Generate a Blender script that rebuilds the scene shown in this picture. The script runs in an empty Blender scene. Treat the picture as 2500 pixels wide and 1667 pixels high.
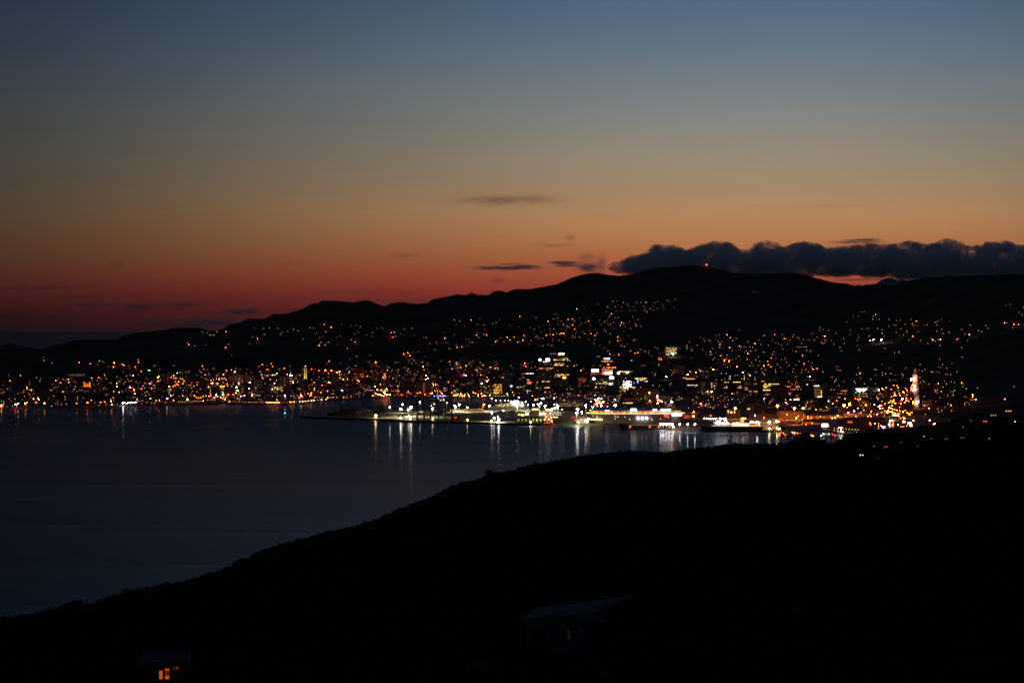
import bpy, math, random
import numpy as np
from mathutils import Vector, noise, Matrix
from math import radians, pi

random.seed(7)
RNG = np.random.default_rng(7)
scene = bpy.context.scene
COL = scene.collection

# ------------------------------------------------------------------ camera
F, U0, VH, HC = 5880.0, 1250.0, 806.0, 200.0     # focal length and horizon in photo pixels, eye height in metres
cam_d = bpy.data.cameras.new("camera")
cam = bpy.data.objects.new("camera", cam_d)
COL.objects.link(cam)
cam.location = (0, 0, HC)
cam.rotation_euler = (radians(90), 0, 0)
cam_d.sensor_fit = 'HORIZONTAL'
cam_d.sensor_width = 36.0
cam_d.lens = 36.0 * F / 2500.0
cam_d.shift_y = -(833.5 - VH) / 2500.0
cam_d.clip_start = 1.0
cam_d.clip_end = 600000.0
scene.camera = cam

# ------------------------------------------------------------------ dusk sky
def lin(c):
    return tuple((x / 255 / 12.92) if x / 255 <= 0.04045 else ((x / 255 + 0.055) / 1.055) ** 2.4 for x in c)

world = bpy.data.worlds.new("World")
scene.world = world
world.use_nodes = True
NT = world.node_tree
for n in list(NT.nodes):
    NT.nodes.remove(n)

def mth(nt, op, a, b=None, c=None, clamp=False):
    n = nt.nodes.new('ShaderNodeMath')
    n.operation = op
    n.use_clamp = clamp
    for i, x in enumerate((a, b, c)):
        if x is None:
            continue
        if isinstance(x, (int, float)):
            n.inputs[i].default_value = x
        else:
            nt.links.new(x, n.inputs[i])
    return n.outputs[0]

def ramp(nt, fac, stops, interp='LINEAR'):
    n = nt.nodes.new('ShaderNodeValToRGB')
    n.color_ramp.interpolation = interp
    els = n.color_ramp.elements
    while len(els) > 1:
        els.remove(els[-1])
    els[0].position = stops[0][0]
    els[0].color = (*stops[0][1], 1)
    for p, c in stops[1:]:
        e = els.new(p)
        e.color = (*c, 1)
    if fac is not None:
        nt.links.new(fac, n.inputs[0])
    return n.outputs[0]

def mixc(nt, fac, a, b, mode='MIX'):
    n = nt.nodes.new('ShaderNodeMix')
    n.data_type = 'RGBA'
    n.blend_type = mode
    for sock, x in ((n.inputs[0], fac), (n.inputs[6], a), (n.inputs[7], b)):
        if isinstance(x, (int, float)):
            sock.default_value = x
        elif isinstance(x, tuple):
            sock.default_value = (*x, 1)
        else:
            nt.links.new(x, sock)
    return n.outputs[2]

tc = NT.nodes.new('ShaderNodeTexCoord')
sep = NT.nodes.new('ShaderNodeSeparateXYZ')
NT.links.new(tc.outputs['Generated'], sep.inputs[0])
X, Y, Z = sep.outputs
elev = mth(NT, 'MAXIMUM', Z, 0.0)
tz = mth(NT, 'SQRT', elev)
az = mth(NT, 'ARCTAN2', X, Y)                       # azimuth, 0 = straight ahead

def tpos(v):
    e = max(0.0, (VH - v) / F)
    return math.sqrt(e / math.sqrt(1 + e * e))

SKY_A = [  # towards the sunset
    (806, (84, 32, 38)), (760, (116, 43, 42)), (720, (148, 57, 48)), (690, (163, 72, 54)), (660, (172, 88, 61)), (630, (176, 102, 67)),
    (600, (182, 117, 77)), (560, (185, 130, 87)), (520, (182, 137, 96)), (480, (173, 138, 104)), (430, (162, 139, 113)),
    (370, (150, 139, 122)), (300, (135, 136, 130)), (220, (120, 131, 137)), (130, (103, 122, 136)), (60, (91, 113, 134)), (0, (81, 107, 131))]
SKY_B = [  # away from it
    (806, (17, 19, 23)), (790, (24, 19, 22)), (760, (41, 19, 24)), (720, (56, 24, 28)), (690, (64, 30, 31)), (660, (69, 37, 33)), (630, (69, 46, 37)), (590, (67, 49, 39)),
    (540, (67, 54, 45)), (480, (64, 58, 51)), (420, (59, 58, 55)), (350, (55, 58, 58)), (270, (49, 57, 62)), (180, (43, 54, 66)),
    (90, (36, 49, 67)), (0, (31, 43, 66))]
HIGH_A = [(0.5, (58, 82, 116)), (0.7, (42, 60, 92)), (1.0, (32, 44, 72))]
HIGH_B = [(0.5, (24, 36, 54)), (0.7, (23, 33, 50)), (1.0, (25, 35, 52))]
rA = ramp(NT, tz, [(tpos(v), lin(c)) for v, c in SKY_A] + [(p, lin(c)) for p, c in HIGH_A])
rB = ramp(NT, tz, [(tpos(v), lin(c)) for v, c in SKY_B] + [(p, lin(c)) for p, c in HIGH_B])
azn = mth(NT, 'ABSOLUTE', mth(NT, 'SUBTRACT', az, 0.105))
mr = NT.nodes.new('ShaderNodeMapRange')
mr.interpolation_type = 'SMOOTHSTEP'
NT.links.new(azn, mr.inputs[0])
mr.inputs[1].default_value = 0.0
mr.inputs[2].default_value = 0.36
sky = mixc(NT, mr.outputs[0], rA, rB)

# thin far clouds, as bands across azimuth and elevation
nz = NT.nodes.new('ShaderNodeTexNoise')
mp = NT.nodes.new('ShaderNodeMapping')
mp.inputs['Scale'].default_value = (90, 90, 420)
NT.links.new(tc.outputs['Generated'], mp.inputs[0])
NT.links.new(mp.outputs[0], nz.inputs['Vector'])
nz.inputs['Scale'].default_value = 1.0
nz.inputs['Detail'].default_value = 5
nz.inputs['Roughness'].default_value = 0.6
nfac = nz.outputs['Fac']
el_w = mth(NT, 'ADD', Z, mth(NT, 'MULTIPLY', mth(NT, 'SUBTRACT', nfac, 0.5), 0.0022))
STREAKS = [  # u, v, half width, half height, strength
    (1250, 487, 110, 8, .30), (1190, 494, 90, 7, .12), (1232, 654, 72, 3.2, 1.0), (1285, 651, 32, 3, .7), (1245, 645, 30, 1.5, .5), (1375, 641, 36, 2.5, .9),
    (1385, 648, 26, 3, .7), (1438, 654, 26, 9, .85), (1470, 648, 10, 16, .4), (1432, 628, 22, 7, .3), (1392, 582, 11, 6, .3), (1352, 598, 45, 3, .18),
    (990, 624, 34, 4, .2), (715, 643, 45, 5, .12), (287, 646, 16, 7, .15), (90, 704, 110, 4, .28), (190, 729, 60, 4, .25), (232, 746, 50, 4, .5), (330, 752, 34, 6, .65),
    (440, 745, 75, 5, .5), (590, 761, 42, 6, .75), (520, 785, 55, 8, .6), (2108, 588, 38, 2.2, .8), (2090, 594, 60, 3, .65),
    (2110, 684, 70, 2.2, .6), (2190, 676, 60, 3, .6), (900, 712, 150, 3, .15), (1215, 684, 16, 5, .25), (700, 800, 400, 7, .3), (1950, 505, 160, 4, .06), (430, 790, 120, 8, .4), (60, 775, 140, 9, .3), (1800, 735, 900, 10, .3)]
cover = None
for (u, v, w, h, s) in STREAKS:
    a0, e0 = math.atan((u - U0) / F), math.sin(math.atan((VH - v) / F))
    da = mth(NT, 'MULTIPLY', mth(NT, 'SUBTRACT', az, a0), F / w)
    de = mth(NT, 'MULTIPLY', mth(NT, 'SUBTRACT', el_w, e0), F / (h * 1.25))
    r2 = mth(NT, 'ADD', mth(NT, 'POWER', mth(NT, 'ABSOLUTE', da), 3.0), mth(NT, 'MULTIPLY', de, de))
    g = mth(NT, 'MULTIPLY', mth(NT, 'POWER', 2.718, mth(NT, 'MULTIPLY', r2, -1.0)), s)
    cover = g if cover is None else mth(NT, 'ADD', cover, g)
soft = mth(NT, 'MULTIPLY', nfac, 2.5)
cover = mth(NT, 'MULTIPLY', mth(NT, 'MULTIPLY', cover, soft), 1.05, clamp=True)
cloud_c = mixc(NT, mr.outputs[0], lin((58, 42, 50)), lin((17, 17, 22)))
sky = mixc(NT, cover, sky, cloud_c)
# fine mottling of the high air
nz2 = NT.nodes.new('ShaderNodeTexNoise')
mp2 = NT.nodes.new('ShaderNodeMapping')
mp2.inputs['Scale'].default_value = (9, 9, 60)
NT.links.new(tc.outputs['Generated'], mp2.inputs[0])
NT.links.new(mp2.outputs[0], nz2.inputs['Vector'])
nz2.inputs['Scale'].default_value = 1.0
nz2.inputs['Detail'].default_value = 4
amt = mth(NT, 'ADD', mth(NT, 'MULTIPLY', nz2.outputs['Fac'], 0.14), 0.93)
comb = NT.nodes.new('ShaderNodeCombineXYZ')
for i in range(3):
    NT.links.new(amt, comb.inputs[i])
sky = mixc(NT, 1.0, sky, comb.outputs[0], 'MULTIPLY')
# the physical sky model adds its little share with the sun well below the hills
nish = NT.nodes.new('ShaderNodeTexSky')
nish.sky_type = 'NISHITA'
nish.sun_disc = False
nish.sun_elevation = radians(-4)
nish.sun_rotation = 0.105
bg1 = NT.nodes.new('ShaderNodeBackground')
bg1.inputs[1].default_value = 0.92
NT.links.new(sky, bg1.inputs[0])
bg2 = NT.nodes.new('ShaderNodeBackground')
bg2.inputs[1].default_value = 0.05
NT.links.new(nish.outputs[0], bg2.inputs[0])
addn = NT.nodes.new('ShaderNodeAddShader')
wout = NT.nodes.new('ShaderNodeOutputWorld')
NT.links.new(bg1.outputs[0], addn.inputs[0])
NT.links.new(bg2.outputs[0], addn.inputs[1])
NT.links.new(addn.outputs[0], wout.inputs[0])
world.cycles.sampling_method = 'MANUAL'
world.cycles.sample_map_resolution = 1024

# ------------------------------------------------------------------ exposure and render settings
scene.view_settings.view_transform = 'Standard'
scene.view_settings.look = 'None'
scene.view_settings.exposure = 0.0
scene.view_settings.gamma = 1.0
scene.view_settings.use_curve_mapping = False
scene.cycles.max_bounces = 5
scene.cycles.diffuse_bounces = 1
scene.cycles.glossy_bounces = 2
scene.cycles.volume_bounces = 4
scene.cycles.transparent_max_bounces = 8
scene.cycles.sample_clamp_indirect = 1.5
scene.cycles.sample_clamp_direct = 0
scene.cycles.use_denoising = True
scene.cycles.filter_width = 1.6

# ------------------------------------------------------------------ helpers
def mat_plain(name, rgb, rough=0.9, noise_amt=0.25, scale=0.05, metal=0.0, spec=0.2):
    m = bpy.data.materials.new(name)
    m.use_nodes = True
    nt = m.node_tree
    b = nt.nodes['Principled BSDF']
    g = nt.nodes.new('ShaderNodeNewGeometry')
    n = nt.nodes.new('ShaderNodeTexNoise')
    n.inputs['Scale'].default_value = scale
    n.inputs['Detail'].default_value = 4
    nt.links.new(g.outputs['Position'], n.inputs['Vector'])
    lo = tuple(max(0, c * (1 - noise_amt)) for c in rgb)
    hi = tuple(min(1, c * (1 + noise_amt)) for c in rgb)
    c = ramp(nt, n.outputs['Fac'], [(0.3, lo), (0.7, hi)])
    nt.links.new(c, b.inputs['Base Color'])
    b.inputs['Roughness'].default_value = rough
    b.inputs['Metallic'].default_value = metal
    b.inputs['Specular IOR Level'].default_value = spec
    return m

EMI = {}
HUE = {'o': (1, .12, .009), 'a': (1, .225, .032), 'w': (1, .47, .19), 'W': (1, .86, .68), 'c': (.82, .95, 1), 'v': (.97, .84, .88), 'y': (1, .66, .20),
       'r': (1, .045, .05), 'g': (.10, 1, .62), 'b': (.13, .17, 1), 'p': (1, .35, .75), 'G': (.55, .8, .12)}
STREN = {1: 4.5, 2: 34.0, 3: 95.0, 4: 150.0}
def emi(code, strength, sample=True):
    k = (code, round(strength, 3), sample)
    if k not in EMI:
        m = bpy.data.materials.new("glow_" + {'o': 'orange', 'a': 'amber', 'w': 'warm_white', 'W': 'white', 'c': 'cool_white', 'v': 'violet_white', 'y': 'yellow',
                                             'r': 'red', 'g': 'green', 'b': 'blue', 'p': 'pink', 'G': 'lime'}[code])
        m.use_nodes = True
        nt = m.node_tree
        for n in list(nt.nodes):
            nt.nodes.remove(n)
        e = nt.nodes.new('ShaderNodeEmission')
        e.inputs[0].default_value = (*HUE[code], 1)
        e.inputs[1].default_value = strength
        o = nt.nodes.new('ShaderNodeOutputMaterial')
        nt.links.new(e.outputs[0], o.inputs[0])
        m.cycles.emission_sampling = 'FRONT' if sample else 'NONE'
        EMI[k] = m
    return EMI[k]

class MB:
    """collects simple solids into one mesh"""
    def __init__(self):
        self.v, self.f, self.mi = [], [], []
    def add(self, vs, fs, mi=0):
        n = len(self.v)
        self.v += [tuple(p) for p in vs]
        self.f += [tuple(i + n for i in f) for f in fs]
        self.mi += [mi] * len(fs)
    def box(self, x0, x1, y0, y1, z0, z1, mi=0):
        vs = [(x0, y0, z0), (x1, y0, z0), (x1, y1, z0), (x0, y1, z0), (x0, y0, z1), (x1, y0, z1), (x1, y1, z1), (x0, y1, z1)]
        self.add(vs, [(0, 3, 2, 1), (4, 5, 6, 7), (0, 1, 5, 4), (1, 2, 6, 5), (2, 3, 7, 6), (3, 0, 4, 7)], mi)
    def bar(self, a, b, r, mi=0, n=4, r2=None):
        a, b = Vector(a), Vector(b)
        r2 = r if r2 is None else r2
        d = (b - a).normalized()
        s = d.orthogonal().normalized()
        t = d.cross(s)
        vs = []
        for p, rr in ((a, r), (b, r2)):
            for k in range(n):
                an = 2 * pi * (k + .5) / n
                vs.append(p + s * (rr * math.cos(an)) + t * (rr * math.sin(an)))
        fs = [(k, (k + 1) % n, n + (k + 1) % n, n + k) for k in range(n)] + [tuple(range(n))[::-1], tuple(range(n, 2 * n))]
        self.add(vs, fs, mi)
    def ball(self, c, r, mi=0, nu=8, nv=5, sz=1.0):
        vs = [(c[0], c[1], c[2] - r * sz)]
        for j in range(1, nv):
            ph = -pi / 2 + pi * j / nv
            for i in range(nu):
                th = 2 * pi * i / nu
                vs.append((c[0] + r * math.cos(ph) * math.cos(th), c[1] + r * math.cos(ph) * math.sin(th), c[2] + r * sz * math.sin(ph)))
        vs.append((c[0], c[1], c[2] + r * sz))
        fs = [(0, 1 + (i + 1) % nu, 1 + i) for i in range(nu)]
        for j in range(nv - 2):
            for i in range(nu):
                a = 1 + j * nu + i
                b = 1 + j * nu + (i + 1) % nu
                fs.append((a, b, b + nu, a + nu))
        L = 1 + (nv - 2) * nu
        fs += [(L + i, L + (i + 1) % nu, len(vs) - 1) for i in range(nu)]
        self.add(vs, fs, mi)
    def prism(self, pts, z0, z1, mi=0):
        n = len(pts)
        vs = [(x, y, z0) for x, y in pts] + [(x, y, z1) for x, y in pts]
        fs = [tuple(range(n))[::-1], tuple(range(n, 2 * n))] + [(i, (i + 1) % n, n + (i + 1) % n, n + i) for i in range(n)]
        self.add(vs, fs, mi)
    def gable(self, x0, x1, y0, y1, z0, z1, mi=0, along='x'):
        if along == 'x':
            ym = (y0 + y1) / 2
            vs = [(x0, y0, z0), (x1, y0, z0), (x1, y1, z0), (x0, y1, z0), (x0, ym, z1), (x1, ym, z1)]
            fs = [(0, 3, 2, 1), (0, 1, 5, 4), (2, 3, 4, 5), (1, 2, 5), (3, 0, 4)]
        else:
            xm = (x0 + x1) / 2
            vs = [(x0, y0, z0), (x1, y0, z0), (x1, y1, z0), (x0, y1, z0), (xm, y0, z1), (xm, y1, z1)]
            fs = [(0, 3, 2, 1), (0, 1, 4), (1, 2, 5, 4), (2, 3, 5), (3, 0, 4, 5)]
        self.add(vs, fs, mi)
    def mesh(self, name, mats):
        me = bpy.data.meshes.new(name)
        me.from_pydata(self.v, [], self.f)
        for m in (mats if isinstance(mats, (list, tuple)) else [mats]):
            me.materials.append(m)
        if any(self.mi):
            me.polygons.foreach_set('material_index', self.mi)
        me.update()
        return me
    def obj(self, name, mats, parent=None, loc=None):
        return link(name, self.mesh(name, mats), parent, loc)

def link(name, data, parent=None, loc=None, rz=0.0, scale=None):
    o = bpy.data.objects.new(name, data)
    COL.objects.link(o)
    if parent is not None:
        o.parent = parent
    if loc is not None:
        o.location = loc
    if rz:
        o.rotation_euler = (0, 0, rz)
    if scale is not None:
        o.scale = scale
    return o

def tag(o, label=None, cat=None, group=None, kind=None):
    if label: o['label'] = label
    if cat: o['category'] = cat
    if group: o['group'] = group
    if kind: o['kind'] = kind
    return o

def np_mesh(name, V, Q, mat, smooth=False):
    me = bpy.data.meshes.new(name)
    V = np.asarray(V, dtype=np.float32)
    Q = np.asarray(Q, dtype=np.int32)
    k = Q.shape[1]
    me.vertices.add(len(V))
    me.vertices.foreach_set('co', V.ravel())
    me.loops.add(Q.size)
    me.loops.foreach_set('vertex_index', Q.ravel())
    me.polygons.add(len(Q))
    me.polygons.foreach_set('loop_start', np.arange(0, Q.size, k, dtype=np.int32))
    if smooth:
        me.polygons.foreach_set('use_smooth', np.ones(len(Q), dtype=bool))
    me.materials.append(mat)
    me.update(calc_edges=True)
    return me

def grid_quads(nc, nr):
    i, j = np.meshgrid(np.arange(nc - 1), np.arange(nr - 1), indexing='ij')
    a = (i * nr + j).ravel()
    return np.stack([a, a + nr, a + nr + 1, a + 1], 1)

def pl(points, u):
    xs, ys = zip(*points)
    return np.interp(u, xs, ys)

# ------------------------------------------------------------------ far terrain
SKYLINE = [(-1500, 830), (-600, 860), (-200, 838), (-60, 850), (0, 846), (10, 843), (22, 839), (36, 841), (60, 846), (85, 850), (105, 852), (125, 843), (145, 841), (165, 835), (180, 831), (195, 830),
    (285, 829), (300, 820), (320, 815), (340, 812), (370, 808), (400, 806), (420, 801), (440, 800), (470, 800), (485, 799), (495, 802), (508, 807), (525, 807), (543, 804), (552, 797), (563, 790), (584, 788),
    (606, 777), (625, 778), (647, 778), (665, 768), (673, 765), (682, 767), (702, 765), (722, 759), (743, 752), (753, 745), (767, 740), (775, 740), (788, 733), (800, 734), (820, 734), (840, 736), (861, 738),
    (875, 736), (888, 733), (902, 734), (922, 742), (930, 745), (941, 747), (955, 740), (980, 737), (1000, 740), (1016, 742), (1043, 740), (1055, 731), (1070, 728), (1086, 725), (1106, 721), (1114, 718),
    (1126, 720), (1141, 720), (1151, 714), (1163, 719), (1192, 721), (1204, 712), (1216, 709), (1226, 710), (1237, 714), (1250, 708), (1264, 705), (1292, 706), (1310, 703), (1337, 698), (1359, 694),
    (1378, 686), (1397, 677), (1415, 672), (1434, 668), (1457, 666), (1470, 668), (1485, 671), (1511, 673), (1530, 671), (1548, 669), (1566, 663), (1593, 656), (1615, 653), (1659, 650), (1700, 648), (1725, 650),
    (1758, 658), (1792, 667), (1836, 669), (1880, 668), (1924, 665), (1935, 667), (1946, 667), (1965, 670), (1983, 676), (2006, 682), (2030, 688), (2045, 691), (2052, 690), (2089, 697), (2098, 695), (2107, 697), (2116, 694),
    (2139, 693), (2180, 696), (2199, 693), (2215, 687), (2231, 682), (2258, 678), (2320, 674), (2419, 671), (2500, 669), (2700, 672), (3200, 700), (4500, 690)]
RIDGE_D = [(-1500, 8500), (0, 8300), (500, 8600), (800, 9600), (1200, 10000), (1500, 10500), (1750, 10800), (2100, 10000), (2300, 9200), (2500, 8600), (4500, 7500)]
SHORE_V = [(-1500, 1010), (-60, 995), (270, 993), (285, 990), (400, 986), (530, 985), (545, 981), (560, 985), (690, 985), (740, 982), (800, 977), (860, 972), (900, 969), (1240, 969), (1262, 985), (1290, 1015), (1310, 1032),
    (1440, 1035), (1550, 1039), (1620, 1044), (1700, 1048), (1790, 1050), (1905, 1051), (1915, 1047), (2000, 1049), (2060, 1058), (2300, 1060), (4500, 1075)]
FLAT_D = [(-1500, 400), (0, 500), (250, 350), (450, 700), (800, 900), (1240, 700), (1320, 2100), (1600, 1700), (1900, 1500), (2150, 1000), (2300, 500), (2500, 300), (4500, 300)]
US = np.concatenate([np.linspace(-1500, -60, 36), np.arange(-50, 2560, 5.0), np.linspace(2570, 4500, 40)])
NCOL = len(US)
S_V, R_V, R_D, FL = pl(SHORE_V, US), pl(SKYLINE, US), pl(RIDGE_D, US), pl(FLAT_D, US)
S_D = (HC - 3) * F / (S_V - VH)
t_flat = np.linspace(0, 1, 24)
t_hill = np.linspace(0, 1, 190)[1:]
t_back = np.array([0.02, 0.05, 0.1, 0.2, 0.4, 1.0])
rowsD, rowsZ = [], []
fD, fZ = [], []
sil = np.array([noise.noise(Vector((u * 0.12, 3.1, 0))) * 0.9 + noise.noise(Vector((u * 0.4, 9.1, 0))) * 0.5 for u in US])
sil *= np.interp(US, [0, 600, 1400, 1900, 2000, 2500], [.7, .7, .6, 1.2, 1.6, 1.2])
for i, u in enumerate(US):
    d0, d1 = S_D[i], S_D[i] + FL[i]
    dr = R_D[i]
    zf = 3 + 9 * t_flat ** 1.5
    D = [d0 - 2.0, d0 - 0.3] + list(d0 + FL[i] * t_flat)
    Zc = [-6.0, -6.0] + list(zf)
    v1 = VH + (HC - zf[-1]) * F / d1
    vr = R_V[i] + sil[i]
    g = t_hill ** 1.12
    d = d1 + (dr - d1) * t_hill
    v = v1 + (vr - v1) * g
    z = HC - (v - VH) * d / F
    D += list(d); Zc += list(z)
    zr = z[-1]
    D += list(dr + 2500 * t_back)
    Zc += list(zr - (zr + 30) * t_back ** 0.8)
    fD.append(D); fZ.append(Zc)
fD, fZ = np.array(fD), np.array(fZ)
# relief of spurs and gullies, fading out at the water and at the skyline
NR = fD.shape[1]
nh0 = 26
for i, u in enumerate(US):
    a = (u - U0) / F
    for k, t in enumerate(t_hill):
        j = nh0 + k
        w = min(1, t * 5) * min(1, (1 - t) * 6)
        if w <= 0: continue
        p = Vector((a * fD[i, j] / 700, fD[i, j] / 950, 0))
        fZ[i, j] += w * (noise.noise(p) * 26 + noise.noise(p * 2.7) * 11 + noise.noise(p * 9) * 2.5)
fX = ((US - U0) / F)[:, None] * fD
mat_hill = mat_plain("hill_scrub", (0.105, 0.080, 0.058), 1.0, 0.35, 0.006, spec=0.0)  # base colour lightened to stand in for the haze over distance
land = link("hills", np_mesh("hills", np.stack([fX.ravel(), fD.ravel(), fZ.ravel()], 1), grid_quads(NCOL, NR), mat_hill, True))
tag(land, "dark hills rising behind the harbour city", kind='structure')
mat_city = mat_plain("city_asphalt", (0.075, 0.072, 0.07), 0.9, 0.35, 0.02, spec=0.25)
land.data.materials.append(mat_city)
mi = np.zeros((NCOL - 1, NR - 1), dtype=np.int32)
mi[:, :nh0 + 3] = 1
land.data.polygons.foreach_set('material_index', mi.ravel())

FV = VH + (HC - fZ) * F / fD
def ground(u, v):
    """the first point of the far land that the line of sight through (u, v) meets"""
    i = int(np.clip(np.searchsorted(US, u) - 1, 0, NCOL - 2))
    w = (u - US[i]) / (US[i + 1] - US[i])
    col = FV[i] * (1 - w) + FV[i + 1] * w
    dd = fD[i] * (1 - w) + fD[i + 1] * w
    zz = fZ[i] * (1 - w) + fZ[i + 1] * w
    k = 2
    n = nh0 + len(t_hill) - 1
    while k < n and col[k] > v:
        k += 1
    if k <= 2:
        d, z = dd[2], zz[2]
    else:
        s = (col[k - 1] - v) / max(1e-6, col[k - 1] - col[k])
        s = min(1, max(0, s))
        d = dd[k - 1] + (dd[k] - dd[k - 1]) * s
        z = zz[k - 1] + (zz[k] - zz[k - 1]) * s
    return Vector(((u - U0) / F * d, d, z))

def flat(u, v, z=4.0):
    d = (HC - z) * F / (v - VH)
    return Vector(((u - U0) / F * d, d, z))

# a farther mountain seen through the gap under the cloud, haze put into its pale colour
mt = [(2095, 720), (2125, 702), (2139, 692), (2155, 682), (2167, 678), (2180, 680), (2192, 684), (2203, 681), (2215, 685), (2232, 681), (2260, 700), (2300, 720)]
V_, Q_ = [], []
DM = 21000.0
for i, (u, v) in enumerate(mt):
    zt = HC - (v - VH) * DM / F
    for dd, zz in ((-2500, -5), (-900, zt * 0.55), (0, zt), (1500, zt * .5), (3000, -5)):
        V_.append(((u - U0) / F * DM, DM + dd, zz))
link("far_mountain", np_mesh("far_mountain", V_, grid_quads(len(mt), 5), mat_plain("far_haze_tone", (0.25, 0.24, 0.26), 1, .2, .001, spec=0), True))
tag(bpy.data.objects['far_mountain'], "distant twin peaked mountain seen under the cloud", kind='structure')

# ------------------------------------------------------------------ sea
WR0, WK0, WR1, WK1 = .43, .122, .115, .075      # open chop and the calmer lobe that draws the lamps out into streaks
mw = bpy.data.materials.new("sea_water")
mw.use_nodes = True
nt = mw.node_tree
for q in list(nt.nodes):
    nt.nodes.remove(q)
g = nt.nodes.new('ShaderNodeNewGeometry')
def wnoise(sc, rot=0.0, det=5, dist=0.0):
    m_ = nt.nodes.new('ShaderNodeMapping'); m_.inputs['Scale'].default_value = (*sc, 1); m_.inputs['Rotation'].default_value = (0, 0, rot)
    n_ = nt.nodes.new('ShaderNodeTexNoise'); n_.inputs['Scale'].default_value = 1; n_.inputs['Detail'].default_value = det; n_.inputs['Roughness'].default_value = .62
    n_.inputs['Distortion'].default_value = dist
    nt.links.new(g.outputs['Position'], m_.inputs[0]); nt.links.new(m_.outputs[0], n_.inputs['Vector'])
    return n_.outputs['Fac']
patch = wnoise((0.0016, 0.008), 0.05)                     # wind patches
slick = ramp(nt, wnoise((0.00030, 0.0020), 0.12, 4, 1.0), [(0.47, (0,) * 3), (0.5, (1,) * 3), (0.53, (0,) * 3)])   # long slicks of smoother water
fine = wnoise((0.018, 0.06), 0.0, 5)
r_rough = ramp(nt, patch, [(0.3, (WR0 - .04,) * 3), (0.7, (WR0 + .04,) * 3)])
r_fine = mth(nt, 'SUBTRACT', ramp(nt, fine, [(0.3, (WR1 - .02,) * 3), (0.7, (WR1 + .03,) * 3)]), mth(nt, 'MULTIPLY', slick, .015))
sx_ = nt.nodes.new('ShaderNodeSeparateXYZ'); nt.links.new(g.outputs['Position'], sx_.inputs[0])
wob = mth(nt, 'MULTIPLY', mth(nt, 'SUBTRACT', wnoise((0.004, 0.0005), 0, 3), .5), 260.0)
lanes = None
for (y0, k_, x0, x1, w_) in ((4330, .10, -430, 60, 17), (4010, -.16, -340, 160, 15), (4480, .05, 20, 420, 14), (2010, -1.1, -420, -170, 16), (2900, .3, -700, -300, 22)):
    yy = mth(nt, 'ADD', mth(nt, 'MULTIPLY', sx_.outputs[0], k_), y0 - k_ * (x0 + x1) / 2)
    dy = mth(nt, 'DIVIDE', mth(nt, 'SUBTRACT', mth(nt, 'ADD', sx_.outputs[1], wob), yy), float(w_))
    dx = mth(nt, 'DIVIDE', mth(nt, 'SUBTRACT', sx_.outputs[0], (x0 + x1) / 2), (x1 - x0) / 2)
    e_ = mth(nt, 'POWER', 2.718, mth(nt, 'MULTIPLY', mth(nt, 'ADD', mth(nt, 'MULTIPLY', dy, dy), mth(nt, 'MULTIPLY', dx, dx)), -1.0))
    lanes = e_ if lanes is None else mth(nt, 'ADD', lanes, e_)
slick = mth(nt, 'ADD', slick, mth(nt, 'MULTIPLY', lanes, 1.5))
g1 = nt.nodes.new('ShaderNodeBsdfGlossy'); nt.links.new(r_rough, g1.inputs['Roughness'])
c1 = ramp(nt, patch, [(0.32, (WK0 * .58, WK0 * .72, WK0 * .84)), (0.68, (WK0 * .88, WK0 * 1.08, WK0 * 1.26))])
c1 = mixc(nt, mth(nt, 'MULTIPLY', slick, .22), c1, (WK0 * 1.7, WK0 * 1.7, WK0 * 1.7))
c1 = mixc(nt, 1.0, c1, ramp(nt, fine, [(0.3, (.72,) * 3), (0.7, (1.3,) * 3)]), 'MULTIPLY')
nt.links.new(c1, g1.inputs['Color'])
g2 = nt.nodes.new('ShaderNodeBsdfGlossy'); nt.links.new(r_fine, g2.inputs['Roughness'])
g2.inputs['Color'].default_value = (WK1 * .8, WK1 * .9, WK1, 1)
ad = nt.nodes.new('ShaderNodeAddShader'); nt.links.new(g1.outputs[0], ad.inputs[0]); nt.links.new(g2.outputs[0], ad.inputs[1])
df = nt.nodes.new('ShaderNodeBsdfDiffuse'); df.inputs[0].default_value = (.008, .012, .016, 1)
ad2 = nt.nodes.new('ShaderNodeAddShader'); nt.links.new(ad.outputs[0], ad2.inputs[0]); nt.links.new(df.outputs[0], ad2.inputs[1])
wo = nt.nodes.new('ShaderNodeOutputMaterial'); nt.links.new(ad2.outputs[0], wo.inputs[0])
MATSEA = mw
s = MB()
E = 300000.0
s.add([(-E, -3000, 0), (E, -3000, 0), (E, E, 0), (-E, E, 0)], [(0, 1, 2, 3)])
tag(s.obj("sea", mw), "dark calm harbour water reflecting the city lights", kind='structure')

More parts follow.
